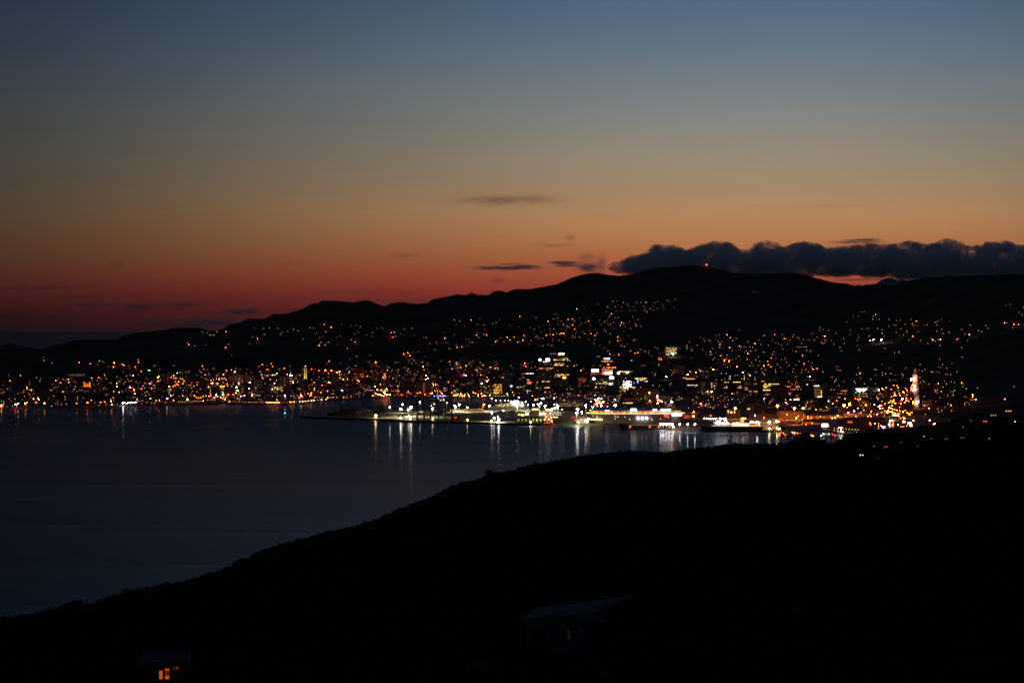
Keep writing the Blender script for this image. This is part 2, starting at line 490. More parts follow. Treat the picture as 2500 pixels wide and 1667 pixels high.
# ------------------------------------------------------------------ near hillside
FG_V = [(-2500, 1560), (-400, 1540), (0, 1512), (60, 1504), (95, 1497), (120, 1488), (185, 1474), (230, 1476), (255, 1466), (300, 1448), (330, 1440), (400, 1428), (450, 1421), (500, 1406), (530, 1399), (560, 1383), (600, 1364), (640, 1344), (700, 1326),
    (755, 1313), (800, 1301), (860, 1286), (900, 1275), (950, 1256), (1000, 1234), (1060, 1212), (1100, 1190), (1130, 1180), (1180, 1168), (1195, 1156), (1240, 1152), (1300, 1134), (1360, 1126), (1400, 1119), (1420, 1114), (1480, 1107), (1520, 1104), (1560, 1102),
    (1590, 1104), (1618, 1107), (1636, 1104), (1671, 1098), (1707, 1094), (1743, 1092), (1770, 1087), (1796, 1085), (1832, 1086), (1864, 1084), (1893, 1087), (1904, 1085), (1927, 1082), (1939, 1073), (1957, 1068), (1968, 1066), (1980, 1069),
    (1993, 1072), (2007, 1074), (2020, 1082), (2032, 1085), (2048, 1078), (2058, 1070), (2070, 1063), (2085, 1060), (2107, 1061), (2123, 1053), (2157, 1050), (2179, 1046), (2223, 1043), (2232, 1045), (2268, 1040), (2295, 1035), (2318, 1032), (2339, 1023),
    (2357, 1016), (2384, 1011), (2420, 1003), (2500, 990), (2800, 960), (6000, 800)]
FG_D = [(-2500, 700), (0, 900), (500, 1150), (1000, 1600), (1500, 2300), (2000, 2700), (2500, 2900), (6000, 2900)]
def fg_profile(u, y):
    vf, df = float(pl(FG_V, u)), float(pl(FG_D, u))
    zr = HC - (vf - VH) * df / F
    if y <= 300:
        z3 = HC - 46
        return 198 - (198 - z3) * (max(y, -100) / 300.0) if y > 0 else 198.0 - y * 0.05
    if y <= df:
        s_ = (y - 300) / (df - 300)
        v = vf + (1745 - vf) * (1 - s_) ** 1.25
        z = HC - (v - VH) * y / F
        w = min(1, s_ * 6) * min(1, (1 - s_) * 5)
        x = (u - U0) / F * y
        return z - w * (2.2 + 3.5 * noise.noise(Vector((x / 90, y / 90, 5))))
    return zr - (y - df) * 0.42
AP = 420.0
A_ = np.concatenate([np.linspace(-.62, -.23, 40), np.linspace(-.225, .225, 560), np.linspace(.23, .62, 40)])
Yf = np.concatenate([np.linspace(-300, 280, 20), np.linspace(300, 3000, 230), np.linspace(3030, 3500, 12)])
Vf = []
for a in A_:
    for y in Yf:
        x = a * (y + AP)
        u = U0 + F * x / max(y, 300)
        df = float(pl(FG_D, u))
        Vf.append((x, y, max(-8, fg_profile(u, y))))
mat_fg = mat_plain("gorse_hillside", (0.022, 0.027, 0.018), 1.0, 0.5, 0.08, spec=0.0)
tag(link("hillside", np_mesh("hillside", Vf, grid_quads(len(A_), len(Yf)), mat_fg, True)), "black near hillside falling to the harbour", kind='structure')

def fg_ground(u, v):
    """point on the near hillside seen at (u, v)"""
    df = float(pl(FG_D, u))
    y = 200.0
    while y < df:
        z = fg_profile(u, y)
        if VH + (HC - z) * F / y <= v:
            break
        y += 4
    return Vector(((u - U0) / F * y, y, fg_profile(u, y)))

# bush: ragged crowns over the near hillside, thickest along its crest
def crown_proto(seed, sub):
    import bmesh
    bm = bmesh.new()
    bmesh.ops.create_icosphere(bm, subdivisions=sub, radius=1.0)
    for v_ in bm.verts:
        p = v_.co.copy()
        k = 1 + 0.28 * noise.noise(p * 1.7 + Vector((seed, 0, 0))) + 0.22 * noise.noise(p * 4.5 + Vector((0, seed, 0))) + random.uniform(-.07, .07)
        v_.co = Vector((p.x * k, p.y * k, p.z * k * 0.85))
    V0 = np.array([v_.co[:] for v_ in bm.verts]); T0 = np.array([[q.index for q in f_.verts] for f_ in bm.faces])
    bm.free()
    return V0, T0
protos2 = [crown_proto(s_ * 3.7, 2) for s_ in range(8)]
protos3 = [crown_proto(s_ * 5.1, 3) for s_ in range(4)]
def scatter(name, spots, protos, mat, label):
    Vs, Ts, n = [], [], 0
    for (x, y, z, r, h) in spots:
        V0, T0 = protos[random.randrange(len(protos))]
        an = random.uniform(0, 2 * pi)
        c_, s_ = math.cos(an), math.sin(an)
        W = np.stack([(V0[:, 0] * c_ - V0[:, 1] * s_) * r + x, (V0[:, 0] * s_ + V0[:, 1] * c_) * r + y, V0[:, 2] * h + z], 1)
        Vs.append(W); Ts.append(T0 + n); n += len(W)
    o = link(name, np_mesh(name, np.concatenate(Vs), np.concatenate(Ts), mat))
    return tag(o, label, kind='stuff')
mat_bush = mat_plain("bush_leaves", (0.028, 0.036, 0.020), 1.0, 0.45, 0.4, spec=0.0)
sp = []
u = -60.0
while u < 2560:
    df = float(pl(FG_D, u))
    for k in range(2):
        uu = u + random.uniform(-2, 2)
        y = df + random.uniform(-30, 4)
        z = fg_profile(uu, y)
        r = random.uniform(1.0, 2.2) * (0.75 + 0.25 * df / 900) * (1.45 if random.random() < .12 else 1)
        sp.append(((uu - U0) / F * y, y, z - 0.25 * r, r, r * random.uniform(.6, .95)))
    u += 1.05 * F / df * random.uniform(.6, 1.4)
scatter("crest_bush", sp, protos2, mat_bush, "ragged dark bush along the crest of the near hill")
sp = []
for k in range(5200):
    u = random.uniform(-80, 2580)
    df = float(pl(FG_D, u))
    y = 320 + (df - 330) * random.random() ** 0.8
    if (330 < u < 480 and 400 < y < 470) or (1150 < u < 1620 and y < 345):
        continue
    z = fg_profile(u, y)
    r = random.uniform(1.2, 3.2)
    sp.append(((u - U0) / F * y, y, z, r, r * .7))
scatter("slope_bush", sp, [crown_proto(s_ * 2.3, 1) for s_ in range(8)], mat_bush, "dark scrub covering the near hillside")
# crowns that stand out of the crest
CREST = [(1194, 1150, 9, 'above the bend of the near crest'), (1966, 1063, 17, 'in front of the moored boats'), (2096, 1060, 12, 'before the lit overpass'), (1905, 1084, 8, 'under the ferry wharf lamps'),
         (2125, 1052, 10, 'below the orange floodlight mast'), (186, 1470, 12, 'lowest on the near crest'), (455, 1419, 8, 'below the pale water streak')]
mat_bark = mat_plain("bark", (0.05, 0.04, 0.03), .95)
for (u, v, rp, txt) in CREST:
    df = float(pl(FG_D, u)) - 6
    g_ = fg_profile(u, df)
    r = rp * df / F
    t = tag(link("broadleaf_tree", None, None, ((u - U0) / F * df, df, g_)), "round dark tree crown on the near crest " + txt, "tree", "trees on the near crest")
    zc = HC - (v - VH) * df / F - g_
    m = MB(); m.bar((0, 0, -2), (0, 0, max(1, zc)), .5, n=6, r2=.25); m.obj("trunk", mat_bark, t)
    V0, T0 = protos3[0]
    VV, TT, n = [], [], 0
    for q in range(7):
        V0, T0 = protos3[random.randrange(4)]
        off = Vector((random.uniform(-.55, .55) * r, random.uniform(-.5, .5) * r, zc + random.uniform(-.55, .1) * r))
        VV.append(V0 * r * random.uniform(.45, .65) + np.array(off[:])); TT.append(T0 + n); n += len(V0)
    link("crown", np_mesh("crown", np.concatenate(VV), np.concatenate(TT), mat_bush), t)

# ------------------------------------------------------------------ harbour land: the container terminal
QF = [(732, 1015), (760, 1017), (800, 1019), (860, 1020), (925, 1022), (950, 1024), (1000, 1026), (1100, 1028), (1200, 1031.5), (1330, 1034)]
QB = [(732, 1013.5), (780, 1010), (830, 1007), (890, 1004), (950, 1001), (1000, 999), (1100, 998), (1240, 997), (1300, 994), (1340, 985)]
mat_quay = mat_plain("quay_concrete", (0.26, 0.245, 0.19), 0.85, 0.35, 0.03)
mat_wall = mat_plain("dark_quay_wall", (0.03, 0.03, 0.03), 0.9, 0.3, 0.05)  # darker colour for the side faces of the wharf
fr = [flat(u, v) for u, v in QF]
bk = [flat(u, v) for u, v in QB][::-1]
m = MB()
poly = [(p.x, p.y) for p in fr] + [(p.x, p.y) for p in bk]
m.prism(poly, -6, 4)
w = m.obj("wharf", [mat_quay])
w.data.materials.append(mat_wall)
w.data.polygons.foreach_set('material_index', [0 if abs(p.normal.z) > .5 else 1 for p in w.data.polygons])
tag(w, "concrete wharf of the container terminal reaching into the harbour", kind='structure')

# ------------------------------------------------------------------ materials of the city
FAC = [mat_plain("facade_" + n, c, .85, .18, .08) for n, c in (("buff", (.30, .25, .20)), ("grey", (.26, .25, .24)), ("dark", (.10, .095, .09)), ("brown", (.22, .15, .11)),
       ("pale", (.48, .45, .40)), ("green", (.16, .19, .17)))]
BUFF, GREY, DARK, BROWN, PALE, GREEN = FAC
M_ROOF = mat_plain("roof_felt", (.07, .07, .075), .9, .3, .1)
M_GLASS = mat_plain("dark_glass", (.03, .032, .036), .25, .2, .3, spec=.5)
M_STEEL = mat_plain("galvanised_steel", (.35, .35, .36), .55, .2, .5, metal=.6)
M_BLACK = mat_plain("dark_painted_steel", (.018, .02, .026), .6, .2, .5)
M_WHITE = mat_plain("white_paint", (.72, .71, .68), .5, .08, .2)
M_ORANGE = mat_plain("orange_paint", (.55, .16, .05), .5, .1, .2)
M_BLUE = mat_plain("navy_hull_paint", (.02, .03, .06), .5, .1, .2)
M_RUST = mat_plain("rusty_red_steel", (.25, .07, .04), .7, .3, .4)

AUTO = []          # (object, what it is, u, v): labels are written once all of them stand
BOXES = {}
def win_mesh(w_, h_, code, s_):
    k = (round(w_, 2), round(h_, 2), code, round(s_, 2))
    if k not in BOXES:
        q = MB(); q.box(-w_ / 2, w_ / 2, -.12, .12, 0, h_)
        BOXES[k] = q.mesh("window", emi(code, s_, False))
    return BOXES[k]

def facade(body, Wd, H, D, floor=3.5, mat=None, mull=4.0, x0=None):
    """dark glass bands with piers between them, one part"""
    g_ = MB()
    n = max(1, int(H / floor))
    for k in range(n):
        z0 = k * floor + 1.1
        if z0 + 1.5 > H: break
        for c in range(max(1, int(Wd / mull))):
            a = -Wd / 2 + (c + .12) * Wd / max(1, int(Wd / mull))
            b_ = -Wd / 2 + (c + .88) * Wd / max(1, int(Wd / mull))
            g_.box(a, b_, -D / 2 - .06, -D / 2 + .2, z0, z0 + 1.5)
    return g_

def building(u0, u1, vt, vb=None, mat=GREY, name="office_tower", cat="building", label=None, group=None, depth=None, rows=(), scatter_=(0, 'w', 2), floor=3.5,
             roof='plant', rot=0.0, base=None, glass=True, extra=None):
    """rows: (v, ua, ub, colour, strength, fill). scatter_: (count, colour, strength)"""
    uc = (u0 + u1) / 2
    p = base if base is not None else ground(uc, vb)
    d = p.y
    Wd = (u1 - u0) * d / F
    H = (p.z - HC) * -1 - (vt - VH) * d / F
    H = max(4.0, H)
    D = depth or min(max(10, Wd * .7), 32)
    t = link(name, None, None, (p.x, d + D / 2, p.z), rot)
    if label:
        tag(t, label, cat, group)
    else:
        tag(t, None, cat, group)
    b_ = MB(); b_.box(-Wd / 2, Wd / 2, -D / 2, D / 2, -3, H)
    body = b_.obj("wall", mat, t)
    r_ = MB()
    if roof == 'gable':
        r_.gable(-Wd / 2 - .4, Wd / 2 + .4, -D / 2 - .4, D / 2 + .4, H, H + min(6, D * .22))
    elif roof == 'hip':
        r_.gable(-Wd / 2, Wd / 2, -D / 2, D / 2, H, H + 3.0, along='y')
    else:
        r_.box(-Wd / 2 - .15, Wd / 2 + .15, -D / 2 - .15, D / 2 + .15, H, H + .5)
        if H > 15:
            k = random.uniform(-.2, .2) * Wd
            r_.box(k - Wd * .2, k + Wd * .2, -D * .25, D * .25, H + .5, H + 3.4)
    r_.obj("roof", M_ROOF, t)
    if glass and H > 6:
        g_ = facade(None, Wd, H, D, floor)
        if g_.v:
            tag(g_.obj("window_band", M_GLASS, t), kind='stuff')
    nfl = max(1, int(H / floor))
    for (v, ua, ub, code, s_, fill) in rows:
        z = (HC - (v - VH) * (d) / F) - p.z - .8
        z = min(max(.8, z), H - 1.6)
        xa, xb = (ua - uc) * d / F, (ub - uc) * d / F
        x = xa + 1.1
        pitch = 2.9
        while x < xb:
            if random.random() < fill:
                link("window", win_mesh(2.1, 1.45, code, s_ * random.choice((.3, .6, .8, 1.2))), t, (x, -D / 2 - .16, z))
            x += pitch
    n, code, s_ = scatter_
    for k in range(n):
        fl = random.randrange(nfl)
        z = fl * floor + 1.1
        if z + 1.6 > H: continue
        x = (random.randrange(max(1, int(Wd / 3.2))) + .5) * 3.2 - Wd / 2
        if abs(x) > Wd / 2 - .8: continue
        link("window", win_mesh(1.9, 1.5, random.choice((code, 'w', 'w', 'a', 'W')), s_ * random.choice((.15, .35, .6, 1.3))), t, (x, -D / 2 - .15, z))
    if extra:
        extra(t, Wd, H, D, d, p)
    if not label:
        AUTO.append((t, extra_kind.get(name, name.replace('_', ' ')), uc, (vt + (vb or vt + 20)) / 2))
    return t
extra_kind = {}

def sign(code, s_, u, v, wpx, hpx, shape='box'):
    """an illuminated roof sign on the front of a building"""
    def f_(t, Wd, H, D, d, p):
        uc = U0 + F * p.x / d
        x = (u - uc) * d / F
        z = (HC - (v - VH) * d / F) - p.z
        w_, h_ = wpx * d / F, hpx * d / F
        q = MB()
        if shape == 'box':
            q.box(x - w_ / 2, x + w_ / 2, -D / 2 - .9, -D / 2 - .3, z - h_ / 2, z + h_ / 2)
        else:
            n = 14
            pts = [(x + w_ / 2 * math.cos(2 * pi * k / n), z + h_ / 2 * math.sin(2 * pi * k / n)) for k in range(n)]
            vs = [(a, -D / 2 - .9, c) for a, c in pts] + [(a, -D / 2 - .3, c) for a, c in pts]
            q.add(vs, [tuple(range(n))] + [tuple(range(n, 2 * n))[::-1]] + [(k, n + k, n + (k + 1) % n, (k + 1) % n) for k in range(n)])
        q.obj("illuminated_sign", emi(code, s_), t)
        if z > H:
            q = MB(); q.bar((x - w_ * .3, -D / 2 - .2, H + .2), (x + w_ * .3, -D / 2 - .2, H + .2), .16); q.bar((x - w_ * .3, -D / 2 - .2, H), (x - w_ * .3, -D / 2 - .2, z), .12); q.bar((x + w_ * .3, -D / 2 - .2, H), (x + w_ * .3, -D / 2 - .2, z), .12)
            q.obj("sign_frame", M_BLACK, t)
    return f_
def many(*fs):
    def f_(*a):
        for g_ in fs: g_(*a)
    return f_

# ------------------------------------------------------------------ the named towers
G_T = "office towers of the city centre"
building(1351, 1388, 870, 955, DARK, label="tallest dark office tower, white and lime sign on its roof corner", group=G_T, depth=32,
         rows=[(875, 1371, 1388, 'y', 2.2, .8), (878.5, 1352, 1388, 'y', 4, .85), (887.5, 1355, 1375, 'a', 3.5, .8), (891, 1352, 1376, 'y', 4, .8), (893.5, 1376, 1388, 'y', 1.6, .8), (914.5, 1354, 1388, 'y', 3, .85), (918.5, 1354, 1371, 'y', 2.5, .8)],
         scatter_=(10, 'y', .5), extra=many(sign('W', 9, 1366, 864, 5, 5, 'disc'), sign('G', 9, 1374, 863.5, 8, 4, 'disc'), sign('a', 8, 1377.5, 921.5, 9, 5, 'disc')))
building(1315, 1348, 881, 956, GREY, label="dark office tower with two violet white roof signs beside the tallest tower", group=G_T, depth=30,
         rows=[(883, 1326, 1335, 'W', 4, .9), (899, 1316, 1348, 'a', 4.5, .85), (889, 1326, 1340, 'w', .6, .5)], scatter_=(16, 'y', .8),
         extra=many(sign('v', 15, 1318.4, 878.5, 5.2, 5.2, 'disc'), sign('v', 15, 1337.5, 878.2, 8.5, 5.5)))
building(1282, 1304, 908, 955, DARK, label="office tower with a bright top floor above a red square sign", group=G_T,
         rows=[(911.5, 1282, 1304, 'W', 5, .95), (927, 1286, 1293, 'y', 4, 1), (954, 1284, 1296, 'W', 2, .8)], scatter_=(4, 'y', .8), extra=sign('r', 5, 1292, 934, 9, 4.5))
building(1260, 1281, 929, 956, GREY, label="grey office block of pale floor bands beside the red square sign", group=G_T,
         rows=[(944.5, 1261, 1276, 'W', 2, .7), (948, 1261, 1279, 'w', .5, .9), (955, 1262, 1279, 'y', 3, .9)], scatter_=(2, 'y', .5))
building(1240, 1258, 905, 950, GREY, label="unlit slab tower with a small blue lamp, behind the white ferry", group=G_T, scatter_=(3, 'w', .5), extra=sign('c', 6, 1248.3, 942.3, 4, 2.6, 'disc'))
building(1305, 1318, 916, 957, BUFF, label="narrow buff tower between the red sign and the violet signed tower", group=G_T, scatter_=(6, 'y', 2))
building(1320, 1348, 927, 958, BUFF, label="low buff office block standing before the violet signed tower", group=G_T,
         rows=[(931, 1321, 1342, 'y', 4, .85), (946, 1330, 1341, 'y', 4.5, 1)], scatter_=(3, 'w', 1))
building(1344, 1380, 945, 961, BROWN, label="low windowless brown hall below the tallest office tower", group=G_T, glass=False)
building(1204.5, 1225, 937, 961, BUFF, label="squat office block with nearly every window lit gold", group=G_T,
         rows=[(v, 1205, 1224.5, 'a' if k % 2 else 'y', 2.6, .72) for k, v in enumerate(np.arange(939, 961, 3.1))], scatter_=(0, 'y', 1))
building(1180, 1203, 938, 960, DARK, label="dim office block with scattered windows beside the gold lit block", group=G_T, scatter_=(26, 'y', 1.1))
building(1228, 1243, 905, 962, GREY, label="slender unlit slab tower beside the gold lit block", group=G_T, scatter_=(2, 'w', .6))
building(1469, 1496.5, 875, 960, DARK, label="tower with a deep blue sign on top and lit floors", group=G_T, depth=28,
         rows=[(882, 1469, 1496, 'a', 5, .9), (889.5, 1483, 1488, 'y', 3, 1), (897, 1470, 1503, 'a', 5, .9), (902.5, 1470, 1496, 'a', 6, .95), (905, 1484, 1496, 'a', 4, .9)],
         extra=many(sign('b', 9, 1476, 875.5, 4.2, 4.2, 'disc'), sign('b', 9, 1484, 875.5, 10, 3.6), sign('r', 8, 1473.5, 910.5, 5, 6), sign('W', 12, 1485.5, 910.5, 17, 5.5)))
building(1440, 1467, 908, 958, GREY, label="tower with two violet white signs left of the blue signed tower", group=G_T,
         rows=[(912, 1436, 1467, 'o', 1.8, .8)], scatter_=(12, 'W', 1), extra=many(sign('v', 16, 1449, 904.5, 9, 5), sign('v', 16, 1458, 904.3, 6, 5), sign('v', 12, 1450, 924.5, 5.2, 5.2, 'disc')))
building(1454, 1486, 921, 962, GREEN, label="green glass office block, one floor lit, before the blue signed tower", group=G_T,
         rows=[(936, 1455, 1484, 'y', 2.5, .85), (932.5, 1474, 1482, 'G', 6, .8), (945, 1454, 1457, 'y', 6, 1)], scatter_=(34, 'G', .7))
building(1486.7, 1498, 918, 962, PALE, label="narrow pale stair tower with every landing lit white", group=G_T,
         rows=[(v, 1487, 1495.5, 'W', 4.5, 1) for v in np.arange(935, 962, 3.3)], extra=sign('v', 14, 1493, 921.8, 10, 4.5))
building(1500, 1545, 906, 950, GREY, label="wide grey office block, one row of yellow windows near its top", group=G_T,
         rows=[(907, 1513, 1545, 'y', 3, .75), (897, 1511, 1523, 'W', 3, .8)], scatter_=(5, 'w', .5), extra=many(sign('y', 8, 1510, 910.5, 6, 5, 'disc'), sign('W', 6, 1531, 910, 5, 2)))
building(1548, 1582, 919, 952, DARK, label="dark office block with bright yellow top floors and a blue sign", group=G_T,
         rows=[(923.6, 1550, 1580, 'y', 5, .9), (927.5, 1556, 1574, 'W', 4, .8), (930.3, 1574, 1582, 'y', 4, .9)], extra=sign('b', 9, 1553.7, 932, 8, 4))
building(1546, 1608, 949, 985, BROWN, label="long brown station building behind the stadium lights", group=G_T, depth=30, rows=[(969, 1578, 1600, 'o', .5, .5)], scatter_=(14, 'w', .7))
building(1519, 1568, 967, 985, DARK, label="dark block outlined with little lamps and red windows behind the stadium", group=G_T,
         rows=[(975, 1526, 1540, 'r', .9, .7), (975, 1541, 1549, 'r', .9, .7), (981, 1537, 1560, 'r', .6, .5), (985.5, 1521, 1567, 'w', 3, .95)], glass=False)
building(1365, 1425, 975, 994, GREEN, label="long grey green wharf office in front of the towers", group=G_T, depth=24, floor=3.2, scatter_=(12, 'y', 1.2), rows=[(985, 1366, 1425, 'y', .4, .95), (990.5, 1368, 1412, 'y', .5, .9)])
building(1410, 1433, 922, 958, BROWN, label="brown office block with glowing orange storeys", group=G_T,
         rows=[(v, 1413, 1431, 'o', .8, .95) for v in (924, 927.5)] + [(v, 1413, 1421, 'o', .55, .9) for v in (931, 934.5, 938)], scatter_=(6, 'y', 2))
building(1385, 1408, 938, 960, DARK, label="dark block behind the yellow glowing dome", group=G_T, scatter_=(6, 'W', .8))
building(1622, 1653, 846, 866, BUFF, label="brightly lit yellow campus building high above the towers", group=G_T, depth=18,
         rows=[(v, 1625, 1652, 'y', 2.4, .85) for v in (849.5, 853, 856.5, 860)] + [(863, 1623, 1653, 'y', 4, 1)])
building(1667, 1697, 919, 950, GREY, label="hillside office block with two lit upper floors", group=G_T, rows=[(922, 1668, 1677, 'y', 1.6, .8), (924.6, 1674, 1696, 'a', 5, .85)], scatter_=(3, 'w', .6))
building(1659, 1709, 930, 966, DARK, label="broad dark office block with a single row of white windows", group=G_T, rows=[(940, 1678, 1703, 'W', 2.4, .8)], scatter_=(4, 'w', .7))
building(1710, 1724, 931, 962, GREY, label="grey tower of thin floor lines beside the pale stepped tower", group=G_T, rows=[(v, 1711, 1722, 'w', .12, 1) for v in np.arange(934, 958, 3.5)])
building(1731, 1752, 931, 961, BUFF, label="buff tower with a column of lit stair windows", group=G_T,
         rows=[(v, 1736.5, 1738.5, 'y', 3, 1) for v in np.arange(936, 954, 3)] + [(942, 1743, 1744.5, 'y', 4, 1), (948, 1744, 1746, 'w', 2, 1)], scatter_=(14, 'y', .7))
building(1767, 1818, 928, 962, DARK, label="wide dark office block with three bright bands of windows", group=G_T, depth=26,
         rows=[(932.8, 1769, 1782, 'y', 4, .9), (932.6, 1788, 1812, 'y', 3.5, .8), (943.2, 1772, 1781, 'y', 3, .9), (942.8, 1789, 1810, 'y', 3, .8), (946.5, 1768, 1811, 'a', 4.5, .97), (950, 1791, 1798, 'w', 1.6, .8)])
building(1818.7, 1829, 929, 962, GREY, label="narrow ribbed tower beside the three banded office block", group=G_T, rows=[(947, 1819, 1828, 'y', 1.6, .8), (951, 1819, 1828, 'y', 1.2, .8)] + [(v, 1819, 1828, 'w', .15, 1) for v in (934, 938, 942)])
building(1831, 1849, 931, 964, GREY, label="tower with one orange lit storey low on its front", group=G_T, rows=[(937, 1840, 1848, 'a', 3, .9), (955.3, 1832, 1849, 'a', 3, .9)], scatter_=(8, 'w', .5))
building(1851, 1903, 917, 962, BROWN, label="huge dark ministry block with long rows of yellow windows", group=G_T, depth=30,
         rows=[(937.4, 1866, 1901, 'y', 4, .75), (941.4, 1864, 1881, 'y', 3, .9), (945.2, 1864, 1875, 'y', 4, .9), (952, 1863, 1880, 'y', 4.5, .95), (930.3, 1859, 1866, 'w', 1.4, .9)], scatter_=(5, 'w', .5))
building(1883, 1919, 944, 978, BROWN, label="brown gridded block with unlit windows above the orange floodlights", group=G_T, floor=3.0)
building(1921, 1953, 928, 964, DARK, label="dark block with broken rows of orange windows", group=G_T, rows=[(943.5, 1922, 1932, 'a', 4, .8), (944, 1943, 1953, 'w', 2, .7), (950, 1934, 1950, 'w', 2.5, .6)], scatter_=(22, 'a', 1.4))
building(1928, 1953, 968, 978, BUFF, label="low hall with a row of dazzling white lamps", group=G_T, rows=[(972, 1942, 1952, 'a', 3.5, 1), (975.5, 1929, 1952, 'W', 8, .8)], roof='flat')
building(1966, 1984, 977, 1003, BROWN, label="stepped brown hotel tower over the marina", group=G_T, scatter_=(14, 'a', 1.6))
building(1986.5, 2007, 940, 970, PALE, label="pale striped office block with a lit stair down one edge", group=G_T,
         rows=[(941.6, 1987, 2001, 'W', 4, .95)] + [(v, 1988, 2003, 'w', .35, 1) for v in np.arange(945, 970, 3.5)] + [(v, 2004.5, 2007, 'y', 5, 1) for v in np.arange(953, 970, 3.2)] + [(970.5, 1995, 2007, 'W', 5, .9)])
building(2007.5, 2021, 936, 971, BUFF, label="plain windowless lift tower beside the striped block", group=G_T, glass=False)
building(2025, 2040, 945, 971, BUFF, label="small buff tower with two lit windows near its top", group=G_T, rows=[(951, 2028, 2031.5, 'w', 4, 1), (951, 2035, 2037.5, 'w', 3, 1)])
building(2041, 2068, 946, 972, DARK, label="dark block with three thin orange rows", group=G_T, rows=[(954, 2054, 2067, 'a', 3, .8), (960.5, 2041, 2064, 'a', 2.5, .7), (969.5, 2041, 2052, 'w', 1.5, .8)])
building(2085, 2121, 946, 973, PALE, label="pale block with a dazzling white crown of floodlights", group=G_T,
         rows=[(949.5, 2090, 2116, 'W', 16, .9), (952.5, 2092, 2112, 'W', 14, .8), (956, 2096, 2110, 'c', 6, .7), (961, 2092, 2116, 'w', 1.5, .6), (967, 2092, 2119, 'a', 2, .7)], scatter_=(10, 'W', 2))
building(2143, 2167, 957, 971, PALE, label="pale striped block by the motorway ramps", group=G_T, floor=3.4)
building(864, 888, 911, 927, BROWN, label="brown apartment block full of orange windows above the bay", group=G_T, rows=[(v, 865, 888, 'o', 2.4, .6) for v in (913, 916.5, 920, 923.5)])
building(935, 946, 910, 938, DARK, label="apartment tower with tall columns of amber windows", group=G_T, rows=[(v, 936, 942.5, 'a', 4, .9) for v in np.arange(912, 936, 3.2)])
building(1018, 1052, 933, 962, BUFF, label="blank concrete hall behind the container cranes", group=G_T, glass=False, rows=[(v, 1034, 1036, 'w', .9, 1) for v in np.arange(936, 958, 2.6)])
building(980, 1012, 934, 960, BROWN, label="blank brown hall beside the concrete hall", group=G_T, glass=False)
building(1143, 1176, 950, 960, PALE, label="long pale lit hall beside the amber car park lamps", group=G_T, glass=False, roof='flat')
building(668, 702, 944, 955, DARK, label="low gallery with two bright yellow storeys near the bell tower", group=G_T, rows=[(945.5, 669, 702, 'y', 2.2, .9), (949.5, 668, 700, 'y', 3, .9), (953.5, 686, 692, 'y', 3, .9)])
building(164, 206, 912, 919, PALE, label="long pale lit school wall on the far left spur", group=G_T, glass=False, roof='flat', rows=[(914, 166, 206, 'w', .28, 1), (917, 172, 206, 'w', .22, 1)], )
building(894, 912, 948, 957, DARK, label="low pavilion lit violet beside the red junction lamps", group=G_T, rows=[(952.5, 895, 911, 'p', .9, .8)])
building(1964, 2062, 1012, 1026, BROWN, label="long railway shed with a colonnade of amber lit bays", group=G_T, depth=26, roof='flat', glass=False)
t0 = bpy.data.objects[[o.name for o in bpy.data.objects if o.get('label', '').startswith("long railway shed")][0]]
wd = 98 * t0.location.y / F
for k in range(46):
    if random.random() < .82:
        q = win_mesh(.9, 6.5, 'a', round(random.choice((.35, .6, .9, 1.4)), 2))
        link("lit_bay", q, t0, (-wd / 2 + (k + .5) * wd / 46, -13.2, 3.5))

# the starburst facade: its glare imitated by many small glowing boxes
def burst(t, Wd, H, D, d, p):
    uc = U0 + F * p.x / d
    for k in range(70):
        u, v = random.gauss(1531, 6), random.gauss(939, 5.5)
        st = 22 * math.exp(-((u - 1531) ** 2 + (v - 938) ** 2) / 60) + 2
        link("floodlight", win_mesh(1.6, 1.3, 'W', round(st)), t, ((u - uc) * d / F, -D / 2 - .2, (HC - (v - VH) * d / F) - p.z))
    for k in range(46):
        u, v = random.uniform(1513, 1552), random.uniform(944, 956)
        link("floodlight", win_mesh(1.4, 1.1, 'y', random.choice((2, 4))), t, ((u - uc) * d / F, -D / 2 - .2, (HC - (v - VH) * d / F) - p.z))
building(1511, 1556, 928, 959, GREY, label="glass fronted building bursting with white glare", group=G_T, extra=burst, glass=False)

# ------------------------------------------------------------------ landmarks
def tower_thing(name, label, cat, u, vb, parts, group=None, base=None):
    p = base or ground(u, vb)
    t = tag(link(name, None, None, p), label, cat, group)
    parts(t, p.y / F)
    return t
def carillon(t, k):
    H = 34 * k
    m = MB(); m.box(-5.2 * k, 5.2 * k, -2, 8, -3, 5 * k); m.obj("base", PALE, t)
    m = MB(); m.box(-3.2 * k, 3.2 * k, 0, 6, 5 * k, H * .93); m.obj("shaft", PALE, t)
    m = MB(); m.box(-2.2 * k, 2.2 * k, 1, 5, H * .93, H); m.obj("belfry", PALE, t)
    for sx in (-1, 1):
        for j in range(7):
            link("glow_panel", win_mesh(1.5, 3.2 * k, 'y', [3, 2.4, 1.8, 1.5, 1.2, 1.0, .8][j]), t, (sx * 2.1 * k, -.15, (3.5 + j * 3.9) * k))  # floodlit stone imitated by glowing panels, dimmer upwards
    m = MB(); m.ball((0, 3, H + 1.5), 1.1); m.obj("beacon", emi('w', 8), t)
tower_thing("bell_tower", "tall floodlit yellow bell tower above the bay", "tower", 745.5, 929, carillon)
def obelisk(h, s_):
    def f_(t, k):
        m = MB(); m.bar((0, 0, -2), (0, 0, h * k), 1.7, n=4, r2=.5); m.obj("shaft", PALE, t)
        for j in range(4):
            link("glow_panel", win_mesh(1.3 - .2 * j, h * k * .23, 'w', s_ * (1, .8, .6, .4)[j]), t, (0, -1.4, h * k * .24 * j + .3))  # floodlighting on the shaft put in as glowing panels
    return f_
